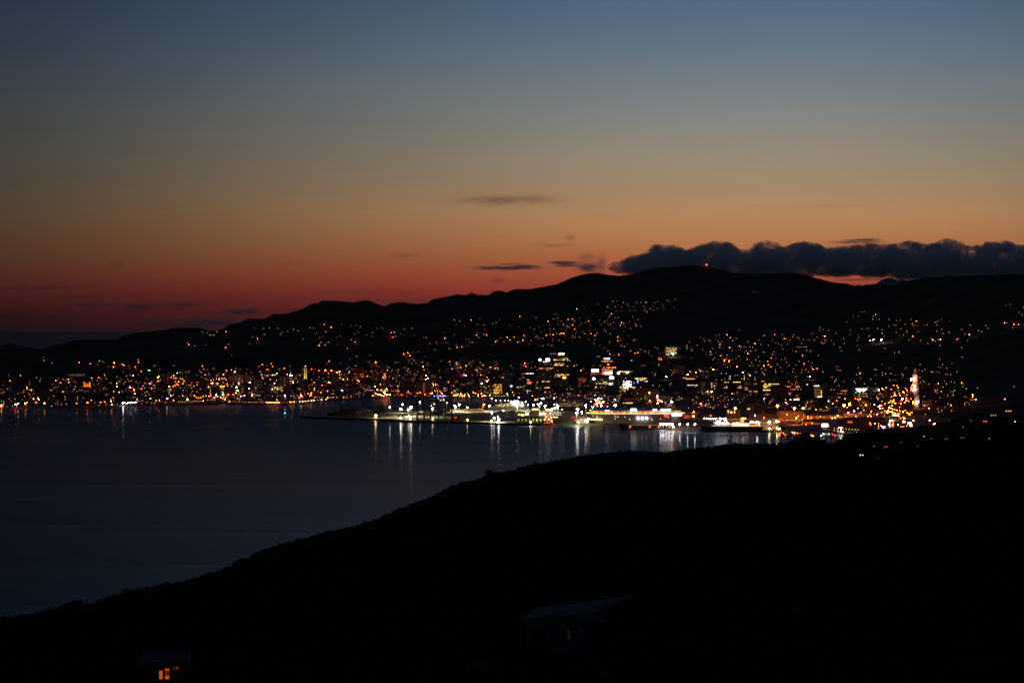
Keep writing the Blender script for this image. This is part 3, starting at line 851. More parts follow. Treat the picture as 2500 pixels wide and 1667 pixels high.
tower_thing("monument", "thin pale floodlit spire by the orange waterfront road", "monument", 513.7, 965, obelisk(22, 1.4))
tower_thing("monument", "short bright floodlit spire above the pier lamps", "monument", 614.7, 968, obelisk(13, 3))
tower_thing("monument", "tall slim white lit mast beside the three banded office block", "monument", 1817, 930, obelisk(17, 2.5))
tower_thing("monument", "fainter slim lit mast near the huge ministry block", "monument", 1843, 930, obelisk(13, .9))
def church(t, k):
    m = MB(); m.box(-9 * k, 9 * k, 0, 14, -2, 9 * k); m.obj("wall", BUFF, t)
    m = MB(); m.gable(-4 * k, 5 * k, -.4, 14, 9 * k, 14 * k, along='y'); m.obj("roof", M_ROOF, t)
    for x in (-6.5, 7.5):
        m = MB(); m.box((x - 2) * k, (x + 2) * k, -1, 4, -2, 13 * k); m.gable((x - 2) * k, (x + 2) * k, -1, 4, 13 * k, 15.5 * k, along='y'); m.obj("turret", BUFF, t)
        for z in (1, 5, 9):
            link("glow_panel", win_mesh(3.2 * k, 3.4 * k, 'a', {1: 2.4, 5: 1.6, 9: 1.0}[z]), t, (x * k, -1.2, z * k))  # floodlit turret walls imitated by glowing panels
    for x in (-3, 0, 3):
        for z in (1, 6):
            link("glow_panel", win_mesh(1.6 * k, 3.6 * k, 'o', {1: 3.5, 6: 1.4}[z]), t, (x * k, -.2, z * k))  # floodlit front wall imitated by glowing panels
tower_thing("monastery", "twin turreted monastery floodlit orange on the far headland", "church", 211.5, 944.5, church)
def dome(t, k):
    m = MB(); m.box(-8 * k, 8 * k, 0, 10, -2, 5 * k); m.obj("base", BUFF, t)
    m = MB(); m.ball((-3.5 * k, 0, 5 * k), 3.4 * k, sz=.8); m.ball((3.6 * k, 0, 3.5 * k), 4 * k, sz=.7); m.obj("dome", emi('y', 1.6), t)  # yellow lighting of the domes put into a glowing surface
    m = MB(); m.ball((0, 0, 8.6 * k), 1.6 * k); m.obj("lantern", emi('W', 8), t)
tower_thing("domed_building", "small lit dome glowing yellow between the office towers", "building", 1391, 955, dome)
def radio(t, k):
    m = MB(); m.bar((0, 0, -3), (0, 0, 11), .8, n=4, r2=.3); m.bar((-1.5, 0, 6), (1.5, 0, 6), .15); m.obj("mast", M_STEEL, t)
    m = MB(); m.ball((0, 0, 12), 2.6); m.obj("beacon", emi('r', 14), t)
tower_thing("radio_mast", "summit mast with a red beacon just under the cloud", "mast", 1725, 653, radio)
def buoy(t, k):
    m = MB(); m.bar((0, 0, -1), (0, 0, 3.6), 1.3, n=8, r2=.4); m.obj("float", M_RUST, t)
    m = MB(); m.ball((0, 0, 4.3), 1.25); m.obj("lantern", emi('g', 6), t)
tower_thing("channel_buoy", "lone green lit buoy on the open water", "buoy", 695.5, 1012.5, buoy, base=flat(695.5, 1012.5, 0.0))
def jetty_lamp(t, k):
    m = MB(); m.bar((0, 0, -1), (0, 0, 7), .5, n=6); m.obj("pole", M_STEEL, t)
    for j in range(5):
        link("tube_lamp", win_mesh(1.0, 1.7, 'p', 2.5), t, (0, -.6, 1 + 1.9 * j))
# leaning lit tower on the right
def lit_tower(t, k):
    xs = [(-5.5, 5.5), (-5, 5.6), (-4.5, 5)]
    m = MB()
    for (z0, z1, x0, x1) in ((-3, 30, -3.5, 7.5), (30, 58, -6, 5), (58, 80, -6.5, 3.5), (80, 94, -3.5, 1.0)):
        m.box(x0, x1, 0, 12, z0, z1)
    m.obj("wall", GREY, t)
    random.seed(31)
    for z in np.arange(2, 92, 3.1):
        off = 2 if z < 30 else (-.5 if z < 58 else -1.5)
        wd_ = 4.6 if z < 80 else 1.6
        for q in range(3 if z < 80 else 1):
            if random.random() < .7:
                link("window", win_mesh(1.7, 1.7, random.choice('wyWa'), random.choice((.12, .25, .5, 1.0))), t, (off + random.uniform(-wd_, wd_), -.2, z))
apt = ground(2236, 998)
t = tag(link("apartment_tower", None, None, apt), "tall pale narrow tower strung with red and white lamps by the motorway", "building")
lit_tower(t, 1)

# ------------------------------------------------------------------ stadium
sc_ = flat(1556, 1034, 3.5)
SR, SB = 104.0, 66.0
t = tag(link("stadium", None, None, (sc_.x, sc_.y + SB + 14, 3.5)), "round sports stadium ringed with lamps behind the quay", "stadium")
def ring(r0x, r0y, r1x, r1y, z0, z1, n=96, mi=0):
    vs = []
    for k in range(n):
        a = 2 * pi * k / n
        vs.append((r0x * math.cos(a), r0y * math.sin(a), z0))
        vs.append((r1x * math.cos(a), r1y * math.sin(a), z1))
    return vs, [(2 * k, 2 * ((k + 1) % n), 2 * ((k + 1) % n) + 1, 2 * k + 1) for k in range(n)]
m = MB(); m.add(*ring(SR - 6, SB - 6, SR, SB, 0, 20)); m.obj("outer_wall", GREY, t)
m = MB(); m.add(*ring(SR + .5, SB + .5, SR + .5, SB + .5, 19.2, 20.6)); m.add(*ring(SR + .5, SB + .5, SR - 4, SB - 4, 20.6, 20.6)); m.obj("rim", M_WHITE, t)
m = MB(); m.add(*ring(SR - 4, SB - 4, SR - 9, SB - 9, 21, 27)); m.obj("glazed_gallery", PALE, t)
m = MB(); m.add(*ring(SR - 8, SB - 8, SR - 36, SB - 30, 28, 31.5)); m.add(*ring(SR - 36, SB - 30, SR - 8, SB - 8, 31.1, 27.6)); m.obj("canopy", M_STEEL, t)
m = MB(); m.add(*ring(SR - 9, SB - 9, SR - 40, SB - 36, 19, 3)); m.obj("terrace", DARK, t)
for k in range(100):
    a = pi + pi * (k + .5) / 100
    x, y = (SR + 1) * math.cos(a), (SB + 1) * math.sin(a)
    link("rim_lamp", None or win_mesh(1.3, 1.2, 'w' if k % 5 else 'y', 5), t, (x, y, 19.9), a + pi / 2)
for k in range(60):
    a = pi * 1.03 + pi * .94 * (k + .5) / 60
    x, y = (SR - 6) * math.cos(a), (SB - 6) * math.sin(a)
    if random.random() < .9:
        link("gallery_window", win_mesh(3.4, 3.2, 'a' if k % 3 else 'y', random.choice((.8, 1.2, 2.0))), t, (x, y - 1.5, 22.0), a + pi / 2)
for k in range(12):
    a = pi + pi * (k + .5) / 12
    m = MB(); m.bar(((SR - 8) * math.cos(a), (SB - 8) * math.sin(a), 26), ((SR - 34) * math.cos(a) + 6, (SB - 28) * math.sin(a), 36), .6); m.obj("roof_truss", PALE, t)
def st_light(name, u, v, wpx, hpx, code, s_):
    d = sc_.y + 14
    a = ((u - U0) / F * d - t.location.x)
    m = MB(); w_, h_ = wpx * d / F, hpx * d / F
    yy = -SB * math.sqrt(max(.05, 1 - (a / (SR + 4)) ** 2)) - 1.2
    z = HC - (v - VH) * (t.location.y + yy) / F - 3.5
    m.box(a - w_ / 2, a + w_ / 2, yy - .5, yy, z - h_ / 2, z + h_ / 2)
    m.obj(name, emi(code, s_), t)
st_light("floodlight_bank", 1547, 1000, 13, 4.2, 'W', 14)
st_light("floodlight_bank", 1599, 1000.5, 9, 2.8, 'v', 9)
st_light("floodlight_bank", 1626, 1001, 23, 4.2, 'W', 14)
st_light("floodlight_bank", 1483, 1002.5, 10, 2.6, 'W', 7)
st_light("illuminated_sign", 1650, 1011.5, 32, 5.6, 'W', 9)
st_light("illuminated_sign", 1627, 1013.5, 9, 7, 'r', 3)
st_light("entrance_light", 1458, 1023.5, 30, 3.4, 'y', 3)
for u_, v_ in ((1557.7, 1021), (1568.4, 1021), (1579, 1021)):
    st_light("wall_lamp", u_, v_, 4.2, 4.2, 'v', 16)
for k in range(14):
    st_light("wall_lamp", random.uniform(1445, 1640), random.uniform(1014, 1026), 1.6, 1.4, random.choice('wyc'), 3)
# the two pale raking struts beside it
for (u_, v0_, v1_, lab) in ((1575, 965, 998, "pale raking pylon behind the stadium roof"), (1605, 962, 975, "white feather shaped glowing banner behind the stadium")):
    p = flat(u_, v1_ + 38, 3.5); p = ground(u_, 985)
    tt = tag(link("pylon", None, None, p), lab, "pylon")
    H = (HC - (v0_ - VH) * p.y / F) - p.z
    m = MB(); m.bar((6 if u_ < 1600 else 0, 0, -2), (0, 0, H), 1.2, n=6, r2=.5); m.obj("shaft", PALE, tt)
    link("glow_strip", win_mesh(2.4, 9 if u_ > 1600 else 12, 'W' if u_ > 1600 else 'w', 5 if u_ > 1600 else .25), tt, (0, -1.5, H - 11))  # brightness of strut and banner put into a glowing panel

# ------------------------------------------------------------------ port: masts, cranes, containers, sheds, ships
LAMP = {}
RAD = {1: .6, 2: .8, 3: 1.1, 4: 1.6}
def lamp_mesh(code, s_, h):
    """street lamp: pole, bracket and globe in one small mesh"""
    k = (code, s_, h)
    if k not in LAMP:
        m = MB()
        r = RAD[s_]
        m.bar((0, 0, -2), (0, 0, h), .18, 0, 5, .1)
        m.bar((0, 0, h), (1.2, 0, h + .4), .1, 0, 4)
        m.bar((.4, 0, h + .55), (2.0, 0, h + .55), .3, 0, 4)
        m.ball((1.2, 0, h - r * .2), r, 1, 8, 5, .8)
        LAMP[k] = m.mesh("street_lamp", [M_STEEL, emi(code, STREN[s_])])
    return LAMP[k]

def c_o(c): return c == 'o'
def mast(u, v, vb=None, code='v', s_=3, base=None, st=None, en=None):
    vb = vb if vb is not None else v + 26
    p = base or flat(u, vb)
    H = (HC - (v - VH) * p.y / F) - p.z
    t = link("light_mast", None, None, p, random.uniform(-.3, .3))
    t['category'] = "light mast"; t['group'] = "floodlight masts around the port"
    m = MB(); m.bar((0, 0, -.5), (0, 0, H), .55, n=6, r2=.25); m.obj("pole", M_STEEL, t)
    m = MB(); m.bar((-1.6, 0, H + .2), (1.6, 0, H + .2), .35); m.bar((0, -1.6, H + .2), (0, 1.6, H + .2), .35); m.obj("cross_head", M_STEEL, t)
    r = {2: 1.0, 3: 1.45, 4: 2.1}[s_]
    m = MB(); m.ball((0, 0, H - r * .2), r, sz=.75); m.obj("lamp_head", emi(code, st or ({2: 20, 3: 90, 4: 300} if code in 'oa' else {2: 18, 3: 75, 4: 170})[s_]), t)
    li = bpy.data.lights.new("lamp_light", 'SPOT'); li.spot_size = radians(165); li.spot_blend = .15; li.energy = en or {2: 14000, 3: 60000, 4: 100000}[s_] * (1.2 if c_o(code) else 1) * (.15 if u < 960 else 1); li.shadow_soft_size = 1.2
    li.color = {'o': (1, .32, .06), 'a': (1, .5, .18), 'w': (1, .8, .5), 'y': (1, .8, .4), 'r': (1, .1, .1), 'p': (1, .7, .8)}.get(code, (1, .90, .46))
    lo = link("lamp_light", li, t, (0, 0, H - 2.8))
    AUTO.append((t, {'v': 'violet white', 'o': 'orange', 'W': 'white', 'w': 'warm white', 'y': 'yellow', 'a': 'amber', 'p': 'pink', 'r': 'red', 'c': 'cool white', 'G': 'lime'}[code] + " floodlight mast", u, v))
    return t

for row in """952,993,1019,v,3 983,987,1008,v,3 978.6,998.6,1019,W,4 997,999,1016,W,3 1003.6,993.6,1016,v,4 1025,981,1005,v,3 1051,990,1010,v,3 1056,997.5,1018,W,3
1060,985.5,1005,w,2 1091,982.5,1020,w,2 1110,990,1004,v,3 1112.5,993,1006,v,3 1121,987,1004,v,3 1141,994,1006,W,3 1181.6,987,1003,o,3 1179,992,1004,o,2 1195,990,1005,v,3
1200.5,972,1003,p,3 1200.5,1007.5,1029,W,3 1206.6,1020,1030,v,3 1217.5,1023,1031,v,4 1215.5,1016,1030,W,2 998.6,1015,1024,w,3 917,1014,1021,w,4 1267,970,1000,v,3 1263,993.6,1016,W,3 1284,980,1002,v,3
1289,987,1003,v,2 1302,988,1004,v,3 1313.6,987,1006,v,3 1320.7,984,1004,v,3 1331,990,1008,v,4 1317,992,1008,v,2 1361,991,1008,v,4 1355,996.6,1012,v,3 1348,996.6,1012,p,3 1362,997,1012,v,2 1359,986,1008,v,2
1372,999,1014,w,2 1353,987,1006,p,2 1429.5,989.5,1018,v,4 1410.7,998,1024,v,4 1408,1007.5,1034,W,4 1420.5,1005,1024,w,3 1502,988,1015,v,4 1295.5,1030,1036,w,3 1228.6,1001.6,1012,w,3
1640,980,1041,a,4 1585,958,998,o,3 1795,996,1024,o,4 1898,990,1024,o,4 1939.5,996,1026,o,4 1961,996,1024,o,4 2061,989,1020,o,4 2074,986,1016,o,4 2157,1042,1052,o,4
1943.6,1020,1036,o,3 1865,1019,1034,a,2 1866,972,1000,w,2 1735,1014,1026,o,2 1694,1003,1022,o,2""".split():
    u, v, vb, c, s_ = row.split(',')
    mast(float(u), float(v), float(vb), c, int(s_))

# lights right behind the water's edge: quay lamps
def at_depth(u, v, d, z=4.0):
    return Vector(((u - U0) / F * d, d, z))
for u in (1612.8, 1619.3, 1626.8, 1633.6, 1640.8, 1659.5, 1678.8, 1696.6):
    dd = flat(u, float(pl([(1550, 1041), (1700, 1050), (1900, 1054)], u))).y + 4
    mast(u, 1034.8, None, 'v', 4 if u < 1645 else 3, base=Vector(((u - U0) / F * dd, dd, 3.5)), st=90, en=5000)

for (u, v, c, st_) in ((1788, 1044, 'y', 160), (1812, 1045, 'a', 120), (1833.5, 1045, 'y', 240), (1846, 1046, 'W', 70), (1857, 1046, 'w', 60), (1878.5, 1045.5, 'y', 180), (1897, 1045, 'y', 280), (1903, 1046, 'a', 220), (1644, 1043, 'y', 260),
                         (1411, 1030, 'w', 160), (1336, 1033, 'o', 90), (1343, 1034, 'o', 60), (1200, 1026, 'y', 90), (1141, 1024, 'y', 90), (1219, 1029, 'G', 60), (1056, 1022, 'w', 90), (1003, 1020, 'y', 160), (978, 1019, 'w', 120)):
    vq = float(pl([(900, 1021), (1000, 1026), (1200, 1031.5), (1330, 1034), (1440, 1035), (1550, 1039), (1700, 1048), (1905, 1051)], u)) - 1.0
    mast(u, min(v, vq - 3), None, c, 3 if st_ > 100 else 2, base=flat(u, vq, 3.5), st=st_, en=6000)

# container cranes
def crane(u, uw, vtop, label):
    dq = float(flat(u, float(pl(QF, u))).y)
    k = dq / F
    p = Vector(((u - U0) * k, dq + 18, 4))
    t = tag(link("container_crane", None, None, p), label, "crane", "container cranes along the terminal quay")
    w_ = uw * k / 2
    for sx in (-1, 1):
        for sy in (-12, 12):
            m = MB(); m.box(sx * w_ - .9, sx * w_ + .9, sy - .9, sy + .9, 0, 44); m.obj("leg", M_BLACK, t)
    m = MB()
    for sy in (-12, 12):
        m.box(-w_, w_, sy - .7, sy + .7, 13, 15)
        m.box(-w_, w_, sy - .7, sy + .7, 42, 44.5)
    for sx in (-1, 1):
        m.box(sx * w_ - .6, sx * w_ + .6, -12, 12, 13, 14.6)
    m.obj("portal_beam", M_BLACK, t)
    m = MB()
    for sx in (-1, 1):
        m.box(sx * 3 - .6, sx * 3 + .6, -14, 40, 44.6, 47.2)
    m.obj("girder", M_BLACK, t)
    H = (HC - (vtop - VH) * (dq + 18) / F) - 4
    m = MB()
    for sx in (-1, 1):
        m.bar((sx * w_ * .8, 2, 44), (sx * 1.5, 0, 66), .5)
        m.bar((sx * 1.5, 0, 66), (sx * 3, 36, 47), .35)
    m.obj("apex_frame", M_BLACK, t)
    m = MB()
    for sx in (-1, 1):
        m.bar((sx * 2.6, -14, 46), (sx * 2.6, -19, H), .7)
    for z in np.arange(50, H, 7):
        m.bar((-2.6, -14 - (z - 46) * .12, z), (2.6, -14 - (z - 46) * .12, z + 3), .3)
    m.obj("raised_boom", M_BLACK, t)
    m = MB(); m.box(-3.5, 3.5, 22, 32, 47.5, 52); m.obj("machinery_house", GREY, t)
    m = MB(); m.box(-1.3, 1.3, -4, -1, 39, 42); m.obj("cab", M_WHITE, t)
crane(1026, 17, 938, "dark container crane nearest the lit stacks, boom raised")
crane(1060, 20, 944, "middle dark container crane of the three on the quay")
crane(1094, 16, 950, "dark container crane beside the long shed, boom raised")

# shipping containers
CM = []
for n, c in (("blue", (.03, .05, .10)), ("red", (.12, .04, .03)), ("green", (.04, .08, .05)), ("grey", (.15, .15, .14)), ("white", (.35, .33, .28)), ("brown", (.10, .06, .04)), ("orange", (.18, .09, .045))):
    m = MB()
    m.box(-6.05, 6.05, -1.2, 1.2, 0, 2.55)
    for k in range(14):
        x = -5.7 + k * .88
        m.box(x - .14, x + .14, -1.26, -1.2, .2, 2.35)
    CM.append((n, m.mesh("container", mat_plain("container_" + n, c, .6, .15, .5))))
def stack(u, v, tiers, cols, where):
    p = flat(u, v)
    for i in range(cols):
        for k in range(tiers if i not in (0, cols - 1) else max(1, tiers - random.randint(0, 1))):
            n, me = random.choice(CM)
            o = link("shipping_container", me, None, (p.x + i * 12.5, p.y + random.uniform(-.1, .1), 4 + k * 2.6))
            o['category'] = "container"; o['group'] = "containers stacked on the terminal"
            uu = U0 + F * o.location.x / o.location.y
            AUTO.append((o, n + " container", uu, VH + (HC - o.location.z - 1) * F / o.location.y))
random.seed(5)
for (u, v, tr, c) in ((806, 1016, 4, 2), (824, 1017, 5, 2), (846, 1017.5, 5, 2), (834, 1011, 6, 4), (862, 1017, 6, 4), (872, 1012, 6, 3), (910, 1015, 5, 1), (905, 1010.5, 6, 2), (922, 1008, 5, 2), (904, 1006, 6, 3), (941, 1005, 4, 3), (962, 1004, 5, 3), (985, 1006, 6, 3),
                      (1000, 1003, 5, 2), (1040, 1008, 3, 3), (1062, 1012, 5, 2), (1080, 1006, 3, 2), (948, 1016, 2, 2), (966, 1017, 2, 2), (1022, 1014, 3, 2), (1040, 1016, 3, 2)):
    stack(u, v, tr, c, '')

# sheds and yards
def shed(u0, u1, vt, vb, mat, label, roof=M_ROOF, gable=True, depth=24, cat="shed", lights=(), base=None, name="wharf_shed", doors=0):
    p = base or flat((u0 + u1) / 2, vb)
    d = p.y
    Wd = (u1 - u0) * d / F
    H = (HC - (vt - VH) * d / F) - p.z
    t = tag(link(name, None, None, (p.x, d + depth / 2, p.z)), label, cat, "sheds and buildings on the wharf")
    hw = H * .72 if gable else H
    m = MB(); m.box(-Wd / 2, Wd / 2, -depth / 2, depth / 2, -1, hw); m.obj("wall", mat, t)
    m = MB()
    if gable == 'y':
        m.gable(-Wd / 2 - .4, Wd / 2 + .4, -depth / 2 - .5, depth / 2 + .5, hw, H, along='y')
    elif gable:
        m.gable(-Wd / 2 - .4, Wd / 2 + .4, -depth / 2 - .5, depth / 2 + .5, hw, H)
    else:
        m.box(-Wd / 2 - .3, Wd / 2 + .3, -depth / 2 - .3, depth / 2 + .3, hw, hw + .4)
    m.obj("roof", roof, t)
    if mat in (BROWN, BUFF, GREY) and Wd > 24 and hw > 8 and not doors:
        g_ = facade(None, Wd, hw, depth, 4.2, None, 5.0)
        if g_.v: tag(g_.obj("window_band", M_GLASS, t), kind='stuff')
        for q in range(int(Wd / 9)):
            if random.random() < .5:
                link("window", win_mesh(2.0, 1.4, random.choice('aow'), random.choice((.3, .8, 2.0))), t, (random.uniform(-Wd / 2 + 2, Wd / 2 - 2), -depth / 2 - .2, 1.1 + 4.2 * random.randrange(max(1, int(hw / 4.2)))))
    for k in range(doors):
        x = -Wd / 2 + (k + .5) * Wd / doors
        m = MB(); m.box(x - Wd / doors * .28, x + Wd / doors * .28, -depth / 2 - .12, -depth / 2 + .1, 0, hw * .75); m.obj("door", M_BLACK, t)
    for (u, v, wpx, hpx, c, s_) in lights:
        m = MB(); x = (u - (u0 + u1) / 2) * d / F; z = (HC - (v - VH) * d / F) - p.z
        w_, h_ = wpx * d / F, hpx * d / F
        m.box(x - w_ / 2, x + w_ / 2, -depth / 2 - .5, -depth / 2 - .16, z - h_ / 2, z + h_ / 2)
        m.obj("wall_glow", emi(c, s_), t)  # lamps and signs, and also lit wall patches imitated by glowing boxes
    return t
M_YEL = mat_plain("cream_cladding", (.60, .52, .34), .8, .12, .1)
M_PALEG = mat_plain("pale_roof_sheet", (.42, .43, .40), .6, .15, .1)
M_SAND = mat_plain("sandy_yard", (.30, .22, .12), .9, .3, .05)
shed(1072, 1178, 997.5, 1003, M_SAND, "long low tan roofed shed behind the cranes", M_SAND, True, 34, lights=[(1100, 1001, 14, 1, 'y', 1.2)])
shed(1103, 1122, 1014, 1024, M_RUST, "small rust red shed at the crane quay", M_RUST, False, 14, lights=[(1112, 1019, 6, 1.5, 'o', 2)])
shed(1148, 1197, 1011, 1026, BROWN, "long ribbed timber store on the quay edge", M_YEL, False, 22, doors=14)
shed(1124, 1146, 1010, 1022, PALE, "pale open sided shed beside the timber store", M_PALEG, True, 18)
shed(1207, 1238, 1003, 1021, PALE, "pale gabled wharf shed, twin of its neighbour", M_PALEG, 'y', 40)
shed(1239, 1262, 1002, 1020, PALE, "pale gabled wharf shed with an olive wall next to the cream plant", M_PALEG, 'y', 40)
shed(1264, 1300, 1006, 1018, M_YEL, "cream cladded cold store glaring under its lamps", M_YEL, False, 24, lights=[(1287, 1010, 6, 4, 'W', 14), (1276, 1013, 7, 3, 'y', 5), (1268, 1012, 6, 2, 'y', 3)])
shed(1297, 1317, 996, 1016, M_YEL, "tall cream silo house of the cold store", M_YEL, False, 18, lights=[(1307, 999, 16, 3.5, 'y', 2.2), (1320, 1011, 6, 5, 'w', 8)])
shed(1331, 1347, 998, 1008, M_YEL, "small cream hall with a bright eave behind the orange lit ship", M_YEL, False, 14, lights=[(1339, 1000.5, 15, 2.8, 'y', 5)])
shed(1262, 1321, 1017, 1031, GREEN, "low quay store washed in green light", M_ROOF, False, 12,
     lights=[(1266 + 9 * k, 1025, 3.4, 6, 'G', (.5, .35, .6, .3, .8, 1.4, 1.0)[k]) for k in range(7)])
shed(1350, 1372, 1014, 1027, M_YEL, "small lit amber shed by the tug berth", M_ROOF, True, 14, lights=[(1356, 1018, 12, 2, 'y', 3)])
shed(1372, 1402, 1008, 1030, GREY, "grey ferry terminal hall before the wharf office", M_PALEG, True, 26, lights=[(1399, 1019, 8, 4, 'r', .7)])
shed(1414, 1438, 1022, 1032, PALE, "pale low building right at the foot of the brightest mast", M_PALEG, False, 12, lights=[(1432, 1027, 7, 7, 'W', 8), (1416, 1019, 6, 2, 'r', 1)])
shed(1661, 1709, 1004, 1022, GREY, "grey wharf hall with an orange gateway right of the stadium", M_ROOF, False, 20, lights=[(1676, 1017, 12, 8, 'o', .5), (1688, 1016.5, 7, 5, 'o', .4), (1693, 1016, 4.5, 3, 'w', 8)])
shed(1703, 1742, 1010, 1022, DARK, "long orange washed warehouse behind the dark ferry", M_ROOF, False, 20)
shed(1775, 1808, 999, 1020, BUFF, "three storey wharf office under an orange floodlight", M_ROOF, False, 16, lights=[(1778, 1003, 4, 2.5, 'y', 2), (1778, 1007, 3, 1.6, 'y', 2), (1785.5, 1006.5, 3, 3, 'w', 8), (1793.5, 1006.5, 2.4, 2.4, 'w', 4)])
shed(1822, 1840, 988, 1012, GREY, "grey office slab behind the lit ferry stern", M_ROOF, False, 16, lights=[(1828, 998, 5, 1.8, 'w', 4)])
shed(1829, 1842, 1006, 1020, BROWN, "little brown hall beside the blue roundel", M_ROOF, False, 12, lights=[(1844, 1014.3, 3, 4.4, 'c', 4)])
shed(1846, 1872, 985, 1012, BROWN, "brown office slab under the orange floodlight beside the gridded block", M_ROOF, False, 20)
shed(1874, 1899, 997, 1016, DARK, "dark brick store glowing dully beside the twin orange masts", M_ROOF, True, 20, lights=[(1888, 1012, 3, 3, 'a', 4)])
shed(1846, 1904, 1011, 1021, DARK, "low orange washed lean-to behind the gabled ferry shed", M_ROOF, False, 16)
shed(1902, 1962, 1003, 1022, BROWN, "long low brown goods shed below the orange masts", M_ROOF, False, 24, lights=[(1931, 1027.5, 11, 3, 'o', .9)])
shed(1855, 1904, 1024, 1048, BUFF, "wide gabled ferry terminal shed washed orange at the quay end", M_SAND, 'y', 30, doors=0, lights=[(1878, 1030, 5, 5, 'v', 24), (1896, 1028, 4, 4, 'v', 16), (1844, 1032, 7, 4, 'v', 16)])
shed(1960, 2010, 1027, 1036, BROWN, "long low shed with an orange glowing front", M_ROOF, False, 20, lights=[(1973, 1032, 20, 4, 'o', .55), (1997, 1034, 24, 3, 'o', .45)])
shed(2004, 2024, 1032, 1046, DARK, "dark building carrying a dazzling white billboard", M_ROOF, False, 12, lights=[(2013.8, 1038, 14, 7, 'W', 14)])
shed(2046, 2063, 1022, 1046, DARK, "tall dark store behind the yellow lit jetty", M_ROOF, False, 14)
shed(2064, 2160, 1020, 1044, DARK, "huge brown goods hall glowing under sodium lamps", M_ROOF, False, 30, lights=[(2075, 1030, 12, 5, 'o', .8)])
shed(2105, 2128, 999, 1010, GREY, "hall with a long pale green illuminated fascia", M_ROOF, False, 12, lights=[(2117, 1003.5, 21, 4.5, 'G', 3.2), (2117, 1004.5, 20, 2.4, 'W', 4)])
shed(2170, 2183, 1023, 1044, PALE, "small building with a tall floodlit white arch", M_ROOF, False, 10, lights=[(2172, 1034, 1.6, 16, 'W', 2.5), (2180.5, 1034, 1.4, 16, 'w', 1.6), (2176, 1026, 8, 3, 'W', 2.5), (2177, 1038, 5, 8, 'a', .8)])

# ------------------------------------------------------------------ ships
def hull_mesh(L, B, D_, bow=.22, stern=.05, flare=.15):
    n = 24
    pts = []
    for k in range(n + 1):
        s_ = k / n
        w_ = 1.0
        if s_ < bow: w_ = math.sin((s_ / bow) * pi / 2) ** .8
        if s_ > 1 - stern: w_ = 1 - .35 * ((s_ - 1 + stern) / stern)
        pts.append((-L / 2 + L * s_, w_))
    vs, fs = [], []
    for x, w_ in pts:
        xb = x + (L * .035 if x < -L / 2 + L * bow else 0) * (1 - (x + L / 2) / (L * bow) if x < -L / 2 + L * bow else 0)
        rise = 2.0 * max(0, 1 - (x + L / 2) / (L * .3))
        vs += [(xb, -B / 2 * w_ * (1 - flare), -2), (x, -B / 2 * w_, D_ + rise), (x, B / 2 * w_, D_ + rise), (xb, B / 2 * w_ * (1 - flare), -2)]
    for k in range(n):
        a, b_ = 4 * k, 4 * k + 4
        fs += [(a, b_, b_ + 1, a + 1), (a + 1, b_ + 1, b_ + 2, a + 2), (a + 2, b_ + 2, b_ + 3, a + 3)]
    fs += [(0, 1, 2, 3), (4 * n + 3, 4 * n + 2, 4 * n + 1, 4 * n)]
    m = MB(); m.add(vs, fs)
    return m

# the dark ferry at the wharf, bow to the left
db = (HC) * F / (1054.5 - VH)
fp = Vector(((1783 - U0) / F * db, db, 0))
t = tag(link("ferry", None, None, fp, .03), "dark hulled ferry moored with its stern decks ablaze with white light", "ferry", "ships in port")
L = 158 * db / F
hull_mesh(L, 21, 11).obj("hull", M_BLUE, t)
m = MB(); m.box(-L * .28, L * .44, -8.6, 8.6, 11.2, 14.6); m.box(-L * .24, L * .40, -7.8, 7.8, 14.6, 17.6); m.obj("superstructure", M_WHITE, t)
m = MB(); m.box(-L * .26, -L * .16, -8.0, 8.0, 17.6, 20.8); m.obj("bridge", M_WHITE, t)
m = MB(); m.bar((L * .18, 0, 17.6), (L * .18, 0, 27), 5.2, n=8, r2=3.6); m.obj("funnel", M_YEL, t)
m = MB(); m.bar((-L * .2, 0, 20), (-L * .2, 0, 29), .4); m.bar((-L * .2, -2, 26), (-L * .2, 2, 26), .15); m.obj("mast", M_WHITE, t)
for k in range(26):
    if random.random() < .8:
        link("window", win_mesh(1.4, 1.0, 'w', random.choice((.6, 1.2, 2.2))), t, (-L * .27 + k * 2.2, -8.75, 12.2))
for k in range(20):
    if random.random() < .7:
        link("window", win_mesh(1.3, .9, 'r' if k < 9 else 'w', random.choice((.6, 1.0, 2.0))), t, (-L * .23 + k * 2.5, -7.95, 15.6))
def deck_lamp(par, org, x_u, v, code='W', s_=20, r=1.05, y=-9.6):
    d = org.y + y
    m = MB(); m.ball(((x_u - U0) / F * d - org.x, y, (HC - (v - VH) * d / F) - org.z), r, nu=7, nv=4)
    m.obj("deck_lamp", emi(code, s_), par)
for u, v in ((1718.7, 1021.3), (1725, 1021.3), (1731.8, 1021.4), (1739, 1021.2), (1741, 1022), (1746.5, 1022), (1757, 1021), (1761.6, 1021.3), (1767, 1022), (1771.4, 1021.3), (1759, 1024.6), (1772.3, 1025.6), (1769, 1026),
             (1750.9, 1028.4), (1753.5, 1027.5), (1749, 1032.4), (1751.8, 1032.4), (1758, 1032), (1763, 1032), (1767, 1032), (1774, 1032), (1779, 1032.8), (1809, 1036.4), (1814.5, 1036.4), (1820, 1036.7), (1825.4, 1036.8)):
    deck_lamp(t, fp, u, v, 'v', 40, .8)
m = MB(); m.box(L * .02, L * .26, -9.4, -8.8, 12.0, 18.0); q = m.obj("stern_glow_panel", emi('w', 2.2), t)  # brightly lit stern side imitated by glowing panels
m = MB(); m.box(L * .26, L * .42, -9.4, -8.8, 12.0, 14.2); q = m.obj("stern_glow_panel", emi('a', 2.6), t)
